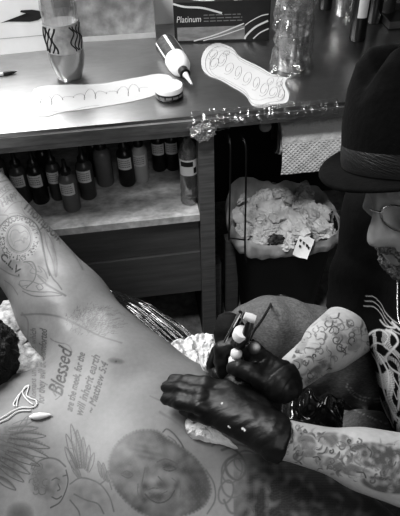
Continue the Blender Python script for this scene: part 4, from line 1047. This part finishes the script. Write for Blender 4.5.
# near forearm
polyL = [(283, 432), (300, 426), (330, 432), (365, 440), (400, 443), (400, 494), (370, 486), (335, 476), (300, 464), (272, 450)]
patches(P2, polyL, 200, 6, (3, 13)); scribble(P2, polyL, 50, 9, w=(.9, 1.6), a=(.55, .95), size=(2, 6))
for c, rx, ry, rot, a, s in (((302, 440), 16, 9, .5, .55, 1), ((335, 440), 18, 8, .1, .6, 2), ((306, 452), 11, 5, .2, .5, 8), ((372, 455), 26, 13, .1, .72, 3), ((352, 470), 22, 6, .25, .6, 4), ((395, 465), 15, 22, 0, .7, 5), ((330, 462), 15, 5, .3, .45, 6), ((385, 485), 25, 8, .2, .7, 7)): blob(P2, c, rx, ry, rot, a, s)
for i in range(7): ln([(352+6*i, 446+i), (358+6*i, 452+i*1.2), (354+6*i, 460+i*1.3), (361+6*i, 466+i*1.4)], 1.3, .6)
# stubble on the face, then painted hat shade
for _ in range(1500):
    f, l, u = random.uniform(.0, .12), random.uniform(.0, .09), random.uniform(-.11, -.035)
    q = Vector(H(f, l, u)); h = P2.bvh.find_nearest(q)
    if h[0] is not None and h[3] < .02: P2.dot(tuple(h[0]), .0022, random.uniform(.2, .6), .8)
shaded_face = [i for i in range(len(P2.V)) if P2.V[i][2] > 1.0 and np.linalg.norm(P2.V[i]-HC) < .14]
for i in shaded_face: P2.ink[i] = max(P2.ink[i], .45)  # even dark ink stands in for the shade under the hat
P2.done()
artist = empty('person', (.36, -.72, 0), 'tattoo artist in black hat, black shirt and gloves leaning in from the right', 'person')
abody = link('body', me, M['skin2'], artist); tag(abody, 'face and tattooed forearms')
# beard
bd = nets([ell(H(.046, 0, -.078), (.045, .052, .036), fwd, upv), cap(H(.02, .068, -.035), H(.065, .04, -.085), .013, .016), cap(H(.02, -.068, -.035), H(.065, -.04, -.085), .013, .016), cap(H(.094, .0, -.041), H(.078, .034, -.058), .007, .008), cap(H(.094, .0, -.041), H(.078, -.034, -.058), .007, .008)],
          HC-.17, HC+.17, .006, k=.012, levels=1)
V = verts_np(bd); N_ = normals_np(bd); V = V+N_*np.array([[.004*noise.noise(Vector(v)*180)] for v in V]); set_verts(bd, V)
link('beard', bd, mat('grey_beard', .10, .9, var=.9, vscale=300, bump=1, bscale=400), artist)
gl = obj('glasses', tube([H(.088, .062, .022), H(.05, .082, .024), H(-.01, .086, .020)], .0022, n=8), M['silver'], artist)
bm = bmesh.new()
for s in (1,): add_tube(bm, [H(.092-.006*s*math.cos(a), s*.034+.024*math.cos(a), .006+.017*math.sin(a)) for a in np.linspace(0, 2*PI, 24)[:-1]], .0014, n=6, closed=True)
add_tube(bm, [H(.096, .010, .010), H(.103, 0, .014), H(.100, -.006, .012)], .0013, n=6)
obj('lens_frames', bm, M['silver'], gl)
# hat: crown, brim, ribbon in the head frame
hat = bpy.data.objects.new('hat', None); COL.objects.link(hat); hat.parent = artist; hat.location = Vector(H(0, 0, .06))-artist.location
tag(hat, 'black felt hat with a curled brim and ribbon band')
hu = hatup; hf = fwd-hu*(fwd@hu); hf /= np.linalg.norm(hf); hl = np.cross(hu, hf)
def HT(f, l, u): return Vector(BASE+hf*f+hl*l+hu*u)
def crown(u, v):
    a = u*2*PI; 
    prof = [(1.0, 0), (1.005, .025), (1.0, .06), (.975, .09), (.91, .115), (.78, .132), (.55, .138), (.3, .136), (.0, .134)]
    i = v*(len(prof)-1); k = min(int(i), len(prof)-2); r = prof[k][0]+(prof[k+1][0]-prof[k][0])*(i-k); h = prof[k][1]+(prof[k+1][1]-prof[k][1])*(i-k)
    f, l = r*.114*math.cos(a), r*.100*math.sin(a)
    if h > .05:
        w = min(1, (h-.05)/.07); h -= .030*w*math.exp(-(l/.022)**2)*(1 if f > -.06 else .6); h += .010*w*f/.1
        pin = math.exp(-((f-.075)/.045)**2)*w; l *= 1-.30*pin
    return HT(f, l, h)
bm = grid(crown, 96, 48); bmesh.ops.remove_doubles(bm, verts=bm.verts, dist=2e-5); obj('crown', bm, M['felt'], hat, sharp=3)
def brim(u, v):
    a = u*2*PI; t_ = v
    if t_ < .5: s = t_*2; dz = 0
    else: s = (1-t_)*2; dz = -.0028
    w = .026+.002*math.cos(a)
    f, l = (.114+w*s)*math.cos(a), (.100+w*s)*math.sin(a)
    h = .001+dz+.014*s*s*abs(math.sin(a))**1.5-.010*s*s*max(0, math.cos(a))+.004*s*s*max(0, -math.cos(a))
    return HT(f, l, h)
bm = grid(brim, 96, 20); bmesh.ops.remove_doubles(bm, verts=bm.verts, dist=2e-5); obj('brim', bm, M['felt'], hat, sharp=3)
def bandf(u, v):
    a = u*2*PI; rr = 1.012+(.0 if 0 < v < 1 else -.008); return HT(rr*.114*math.cos(a), rr*.100*math.sin(a), .003+.027*v)
bm = grid(bandf, 96, 4); bmesh.ops.remove_doubles(bm, verts=bm.verts, dist=2e-5); obj('hat_band', bm, M['band'], hat, sharp=3)

# shirt
ub = SR+(ER-SR)*.86; ul = SL+(EL-SL)*.55
sh = nets([cap(SR, ub+(ER-SR)*.3, .080, .074), ('cut', ub, (ER-SR)/np.linalg.norm(ER-SR)), ell((.345, -.74, .87), (.132, .20, .17)), ell((.385, -.745, .68), (.140, .182, .18)), cap((.32, -.74, .985), SR, .078, .075), cap((.33, -.74, .985), SL, .078, .075),
           cap(SL, ul, .078, .066), cap(neck0+np.array((0, 0, -.03)), neck0+np.array((-.005, 0, .0)), .078, .070),
           cap(Z(399, 335, .80), Z(422, 408, .73), .058, .056)], (.1, -1.1, .50), (.62, -.42, 1.12), .0075, k=.03, levels=1,
          fn=lambda P, d: np.maximum(d+.003*np.sin(P[..., 2]*55+P[..., 1]*40+P[..., 0]*25)*(P[..., 2] < .95), .53-P[..., 2]))
refine(me=sh, centre=(.2, -.75, .85), rad=.22, zmin=.6)
P3 = Painter(sh)
for i in range(3): P3.line([(366-i*1, 296+i*5), (374, 297+i*5), (381, 304+i*5), (386, 313+i*5), (394, 321+i*5), (402, 325+i*5)], .9, .8)
for pts, w in (([(364, 340), (372, 332), (381, 330), (388, 336), (384, 344), (376, 343), (370, 348)], 1.5), ([(369, 350), (377, 362), (381, 376), (384, 392), (390, 408), (396, 420)], 3.2), ([(374, 350), (384, 358), (390, 370), (392, 386), (397, 400)], 1.2), ([(366, 350), (372, 366), (376, 384), (381, 402), (388, 418)], 1.2),
               ([(386, 330), (394, 334), (398, 342), (392, 350), (386, 358), (391, 368), (400, 374)], 2.2), ([(392, 322), (400, 330)], 1.8), ([(380, 320), (386, 326), (396, 328)], 1.4), ([(384, 346), (396, 356), (402, 366)], 1.6), ([(378, 354), (388, 372), (388, 390)], 2.4), ([(394, 378), (400, 392), (398, 410)], 2.0), ([(386, 400), (394, 414), (400, 420)], 2.4)):
    P3.line(pts, w, .95)
def swirl(x, y):
    if x < 360+max(0, y-338)*.36 or x < 378-max(0, y-328)*.9 or y < 330: return 0
    n1 = noise.noise(Vector((x*.035, y*.03, 4.2))); n2 = noise.noise(Vector((x*.06+9, y*.05, 1))); t_ = math.sin((x*.34-y*.10)+9*n1+4*n2)
    return .95 if t_ > .15 else 0
P3.shade(swirl, 360, 330, 402, 432, .9, 1.1)
P3.line([(362, 340), (370, 362), (377, 388), (386, 412), (394, 428)], 1.6, .9)
P3.done()
link('t_shirt', sh, M['shirt'], artist)
# jeans
jk = nets([ell((.42, -.745, .53), (.15, .19, .105)), cap((.42, -.64, .56), (.075, -.545, .68), .100, .086), cap((.42, -.83, .54), (.20, -.78, .60), .097, .073), cap((.06, -.545, .68), (.13, -.45, .14), .080, .062), cap((.20, -.78, .60), (.29, -.80, .14), .070, .062),
           ('cut', np.array((0, 0, .075)), np.array((0, 0, -1.)))], (-.08, -1.02, .03), (.62, -.34, .86), .008, k=.025, levels=1,
          fn=lambda P, d: d+.0035*np.sin(P[..., 0]*42+P[..., 1]*60+P[..., 2]*30)+.002*np.sin(P[..., 0]*95-P[..., 2]*70))
P4 = Painter(jk)
for pts in ([(346, 386), (354, 396), (366, 401), (382, 402)], [(348, 384), (356, 394), (368, 398), (384, 399)], [(340, 396), (352, 408), (372, 418), (388, 424)]): P4.line(pts, .7, .8)
P4.done()
link('jeans', jk, M['denim'], artist)
for (a, b) in (((.15, -.44, .04), (-.02, -.46, .035)), ((.31, -.80, .04), (.18, -.84, .035))):
    sm = nets([cap(a, b, .046, .040), cap(a, (a[0]-.005, a[1], .085), .046, .046), ], (-.1, -.95, 0), (.42, -.36, .16), .008, levels=1, fn=lambda P, d: np.maximum(d, .001-P[..., 2]))
    link('shoe', sm, M['black'], artist)
# chain
bm = bmesh.new(); cp = [H(.01, .03, -.13)] 
ch = spline([Z(394, 262, .99), Z(397.5, 280, .965), Z(397.5, 300, .94), Z(398.5, 318, .92), Z(404, 332, .91)], 14)
for i, p in enumerate(ch):
    q = P3.bvh.ray_cast(Vector(CAM), (Vector(p)-Vector(CAM)).normalized())
    if q[0] is not None: p = q[0]+(Vector(CAM)-q[0]).normalized()*.004
    bmesh.ops.create_icosphere(bm, subdivisions=1, radius=.0021, matrix=Matrix.Translation(p))
obj('neck_chain', bm, M['silver'], artist)

# ------------------------------------------------------------------ gloves
def hz(px, py, z): return np.array(Z(px, py, z))
def chain(pts, r): return [cap(a, b, ra, rb) for a, b, ra, rb in zip(pts, pts[1:], r, r[1:])]
wl = hz(277, 438, .872)
G = []
kn = [hz(226, 390, .868), hz(221, 400, .871), hz(219, 411, .868), hz(224, 421, .860)]
G += [cap(kn[i], wl, .0165, .027) for i in range(4)]+[ell(hz(245, 413, .866), (.040, .036, .020), hz(220, 400, .87)-wl), cap(hz(250, 400, .862), wl, .022, .026), cap(hz(245, 425, .857), wl, .018, .026)]
cuff = wl+(EL-WL)/np.linalg.norm(EL-WL)*.012
G += [cap(wl, cuff, .0305, .0315), ('k', .005)]
G += chain([kn[0], hz(206, 384, .873), hz(188, 381.5, .864), hz(173, 379.5, .852)], [.0135, .0122, .0110, .0092])
G += chain([kn[1], hz(202, 394, .875), hz(181, 389.5, .865), hz(166, 387, .850)], [.0138, .0124, .0112, .0094])
G += chain([kn[2], hz(200, 406, .872), hz(180, 402, .860), hz(166, 399, .846)], [.0135, .0126, .0116, .0098])
G += chain([kn[3], hz(208, 418, .856), hz(194, 414, .845), hz(184, 410, .835)], [.0125, .0112, .0100, .0088])
G += chain([hz(252, 392, .858), hz(232, 380, .852), hz(218, 374, .842), hz(211, 367, .838)], [.0165, .0130, .0110, .0092])
cn = (EL-WL)/np.linalg.norm(EL-WL)
def wr_fn(ax, org):
    def f(P, d):
        q = (P-org)@ax; w = np.clip(q/.12+.6, 0, 1)
        return d+.0011*np.sin(q*430+3*np.sin(P[..., 1]*60))*w
    return f
gm = nets(G+[('cut', cuff, cn)], (-.24, -.96, .78), (.05, -.70, .93), .0030, k=.010, levels=1, fn=wr_fn(cn, wl))
def creases(me, axis, seed):
    V = verts_np(me); N_ = normals_np(me); s = np.cross(axis, (0, 0, 1)); o = []
    u0 = float((V@np.array(axis)).max())-.10
    for v in V:
        u = float(v@axis); w = float(v@s); n1 = noise.noise(Vector((u*16+w*9, w*40-u*4, seed))); n2 = noise.noise(Vector((u*34-w*22, w*40+u*20, seed+4)))
        o.append([-.0008*math.exp(-(n1/.09)**2)+.0007*math.sin(w*330+u*60+5*n1)*min(1, max(0, .5+n2*2))*(.4+.6*min(1, max(0, (u-u0)/.1)))])
    set_verts(me, V+N_*np.array(o))
creases(gm, cn, 1.0)
PG = Painter(gm)
for x, y, w in ((222, 403, 1.2), (228.5, 426.5, 1.3), (230, 427.5, 1.1), (242.5, 428.5, 1.5), (244.5, 430, 1.6)): PG.dot((x, y), w, 1, .3)
PG.done(); link('glove', gm, M['glove'], artist); 
wr = hz(281, 382, .886); G = []
kr = [hz(252, 350, .905), hz(256, 354, .892), hz(260, 360, .880), hz(263, 368, .868)]
G += [cap(kr[i], wr, .016, .026) for i in range(4)]+[ell(hz(265, 368, .885), (.036, .034, .022), kr[1]-wr), cap(hz(262, 377, .893), wr, .021, .026)]
cn2 = (ER-WR)/np.linalg.norm(ER-WR); cuff2 = wr+cn2*.012
G += [cap(wr, cuff2, .0295, .0305), ('k', .005)]
G += chain([kr[0], hz(238, 343, .905), hz(222, 349, .895), hz(221, 362, .875), hz(222, 374, .858)], [.0135, .0125, .0120, .0110, .0092])
G += chain([kr[1], hz(240, 346, .885), hz(218, 352, .868), hz(211, 364, .848)], [.0135, .0120, .0108, .0090])
G += chain([kr[2], hz(246, 350, .868), hz(230, 357, .850), hz(228, 368, .843)], [.0130, .0118, .0105, .0090])
G += chain([kr[3], hz(252, 360, .852), hz(240, 368, .842), hz(240, 376, .842)], [.0120, .0105, .0095, .0085])
G += chain([hz(266, 379, .898), hz(252, 373, .908), hz(240, 368.5, .909), hz(232, 368, .904)], [.0180, .0150, .0125, .0105])
gm2 = nets(G+[('cut', cuff2, cn2)], (-.12, -.90, .78), (.06, -.62, .97), .0030, k=.010, levels=1, fn=wr_fn(cn2, wr))
creases(gm2, cn2, 7.0); link('glove', gm2, M['glove'], artist)
# stool
t = empty('stool', (.43, -.745, 0), 'round black padded stool under the tattoo artist', 'stool')
obj('seat', lathe([(.15, .385), (.17, .395), (.17, .42), (.15, .428)], (.43, -.745, 0), n=40), M['vinyl'], t)
obj('column', lathe([(.03, .05), (.03, .3845)], (.43, -.745, 0), n=24), M['gunmetal'], t)
for k in range(5):
    a = k*2*PI/5; obj('leg', tube([(.43+.03*math.cos(a), -.745+.03*math.sin(a), .07), (.43+.24*math.cos(a), -.745+.24*math.sin(a), .03)], .018), M['gunmetal'], t)

# ------------------------------------------------------------------ tattoo machine
TA, TB = Z(228, 376, .858), Z(238, 346, .915); ax = (TB-TA).normalized()
t = empty('tattoo_machine', TB, 'coil tattoo machine with bright fittings and a pale beaded grip held in the gloved hand', 'tattoo machine')
obj('needle_tube', tube([TA-ax*.012, TA+ax*.02], [.0018, .0035], n=10), M['chrome'], t)
def gp(h): return h
prof = [(.0055, 0), (.009, .004), (.0095, .012), (.006, .0155), (.0095, .019), (.0098, .027), (.006, .031), (.0088, .035), (.0088, .042), (.005, .046)]
g0 = Z(233, 369, .885); gax = (Z(237.5, 348, .925)-g0).normalized()
obj('grip', lathe(prof, g0-gax*.008, n=24, axis=gax), M['whiteplastic'], t)
obj('rod', tube([g0+gax*.035, Z(245, 332, .955)], .0026, n=10), M['chrome'], t)
F0, F1 = Z(239, 346, .935), Z(252, 316, .985)
side = Vector((.55, -.8, .1)).normalized()
obj('frame', tube([F0, F0+(F1-F0)*.3+side*.004, F0+(F1-F0)*.7+side*.003, F1], [.006, .0075, .007, .004], n=10), M['gunmetal'], t)
obj('side_rail', tube([Z(224.5, 342, .925), Z(232, 328, .95), Z(240.5, 312, .985)], [.0022, .0026, .0034], n=8), M['chrome'], t)
obj('side_rail', tube([Z(231, 343, .92), Z(238, 328, .95), Z(244, 314, .985)], .0016, n=8), M['gunmetal'], t)
c = Z(241.5, 333.5, .955); ca = (Z(247, 322, .985)-Z(238, 343, .93)).normalized()
obj('coil', lathe([(.006, -.010), (.0125, -.008), (.0125, .003), (.011, .006), (.005, .007)], c, n=26, axis=ca), M['whiteplastic'], t)
obj('coil', lathe([(.008, -.009), (.011, -.007), (.011, .004), (.006, .006)], Z(239.5, 341, .932), n=26, axis=ca), M['black'], t)
a_, b_ = Z(244.5, 315.5, .99), Z(255, 319.5, .985)
obj('binding_post', tube([a_, a_+(b_-a_)*.6, b_], [.0055, .0068, .0062], n=14), M['whiteplastic'], t)
obj('post_pin', tube([Z(248, 320, .98), Z(248.5, 329, .962)], .003, n=8), M['gunmetal'], t)
kd_ = Z(254.5, 347.5, .93); obj('thumb_screw', lathe([(.0095, -.002), (.0102, 0), (.0102, .003), (.0085, .004)], kd_, n=26, axis=(-.15, -.75, .65)), M['gunmetal'], t)
obj('screw_stem', tube([Z(247.5, 342.5, .93), kd_], .0035, n=10), M['chrome'], t)
tag(obj('clip_cord', tube(spline([Z(250, 340, .93), Z(254, 331, .91), Z(262, 320, .86), Z(269, 308, .80), Z(274, 300, .72), Z(292, 300, .715), (.30, -.47, .50), (.36, -.30, .02), (.5, -.1, .006)], 10), .0024, n=8), M['black']), 'thin black cord running from the tattoo machine over the denim knee', 'cord')
# dark cloth over the far knee, bib of black film between the arms
dc = nets([ell(Z(229, 332, .775), (.030, .034, .044)), ell(Z(236, 350, .75), (.038, .038, .035))], (-.16, -.76, .66), (.1, -.5, .87), .006, k=.02, levels=1)
V = verts_np(dc); N_ = normals_np(dc); set_verts(dc, V+N_*np.array([[.004*noise.noise(Vector(v)*45)] for v in V]))
tag(link('dark_cloth', dc, mat('dark_cloth_grey', .014, .8, var=.3, bump=.5, bscale=60, spec=.2)), 'dark cloth mounded over the knee behind the tattoo machine', 'cloth')
def bf(u, v):
    p = Z(283+62*u, 384+44*v+6*u, .79); n1 = noise.noise(Vector((u*2.2, v*2, 2))); n2 = abs(noise.noise(Vector((u*3.4, v*3, 9)))); p.z = .765+.035*n1+.03*n2-.01*v; return p
tag(obj('plastic_sheet', grid(bf, 70, 46), M['blackfilm'], sharp=3), 'crumpled shiny black plastic between the artist\'s two tattooed forearms', 'plastic sheet')
# white wipe under the near glove
t_ = [(185, 424), (189, 418), (197, 417), (204, 424), (214, 433), (228, 442), (238, 450), (224, 446), (208, 443), (194, 440), (187, 434)]
pts = spline(t_, 8, True); cx, cy = 205, 432; bm = bmesh.new(); rings = []
for f, o in ((1, .001), (.97, .006), (.88, .011), (.76, .014), (.62, .016), (.48, .018), (.34, .018), (.2, .018), (.07, .018)):
    ring = []
    for p in pts:
        x, y = cx+(p[0]-cx)*f, cy+(p[1]-cy)*f; q = P.drop((x, y)) or Z(x, y, .8); ring.append(bm.verts.new(q+Vector((0, -.1, 1)).normalized()*(o+.006*noise.noise(Vector((x*.13, y*.13, 3)))+.008*abs(noise.noise(Vector((x*.26, y*.26, 6)))))))
    rings.append(ring)
n = len(pts)
for a, b in zip(rings, rings[1:]):
    for i in range(n): bm.faces.new((a[i], a[(i+1) % n], b[(i+1) % n], b[i]))
bm.faces.new(rings[-1])
tag(obj('paper_wipe', bm, M['towel'], sharp=.6), 'white folded paper wipe tucked under the heel of the near gloved hand', 'wipe')

# ------------------------------------------------------------------ light
def area(name, loc, target, size, power, sy=None):
    l = bpy.data.lights.new(name, 'AREA'); l.energy = power; l.size = size
    if sy: l.shape = 'RECTANGLE'; l.size_y = sy
    o = bpy.data.objects.new(name, l); COL.objects.link(o); o.location = loc
    o.rotation_euler = (Vector(target)-Vector(loc)).to_track_quat('-Z', 'Y').to_euler(); return o
area('key_lamp', (-1.0, -.1, 2.3), (-.3, -.35, .8), .7, 36)
area('counter_glare_fill', (-.45, .70, 1.75), (-.25, .1, .9), .5, 9, .25)  # unseen area light added to brighten the worktop's left side
area('camera_side_fill', (.1, -2.2, 2.1), (.05, 0, .6), 1.0, 11)  # unseen fill added from the camera side to light under the worktop
area('steel_reflection_fill', (-.75, .83, 1.42), (-.6, -1, 1.1), 1.1, 6.5, .5)  # off-frame panel added so the steel mirrors a bright patch on the left
l = bpy.data.lights.new('bin_fill_spot', 'SPOT'); l.energy = 75; l.spot_size = math.radians(30); l.spot_blend = .8; l.shadow_soft_size = .12  # unseen spot added to brighten the towel roll and bin
o = bpy.data.objects.new('bin_fill_spot', l); COL.objects.link(o); o.location = (-.30, -1.0, 2.4); o.rotation_euler = (Vector((.30, 0, .5))-o.location).to_track_quat('-Z', 'Y').to_euler()
w = bpy.data.worlds.new('world'); bpy.context.scene.world = w; w.use_nodes = True
w.node_tree.nodes['Background'].inputs[0].default_value = (.5, .5, .5, 1); w.node_tree.nodes['Background'].inputs[1].default_value = .15
vs_ = bpy.context.scene.view_settings; vs_.view_transform = 'Standard'; vs_.look = 'Medium High Contrast'; vs_.exposure = 0
bpy.context.scene.cycles.max_bounces = 8; bpy.context.scene.cycles.transparent_max_bounces = 24
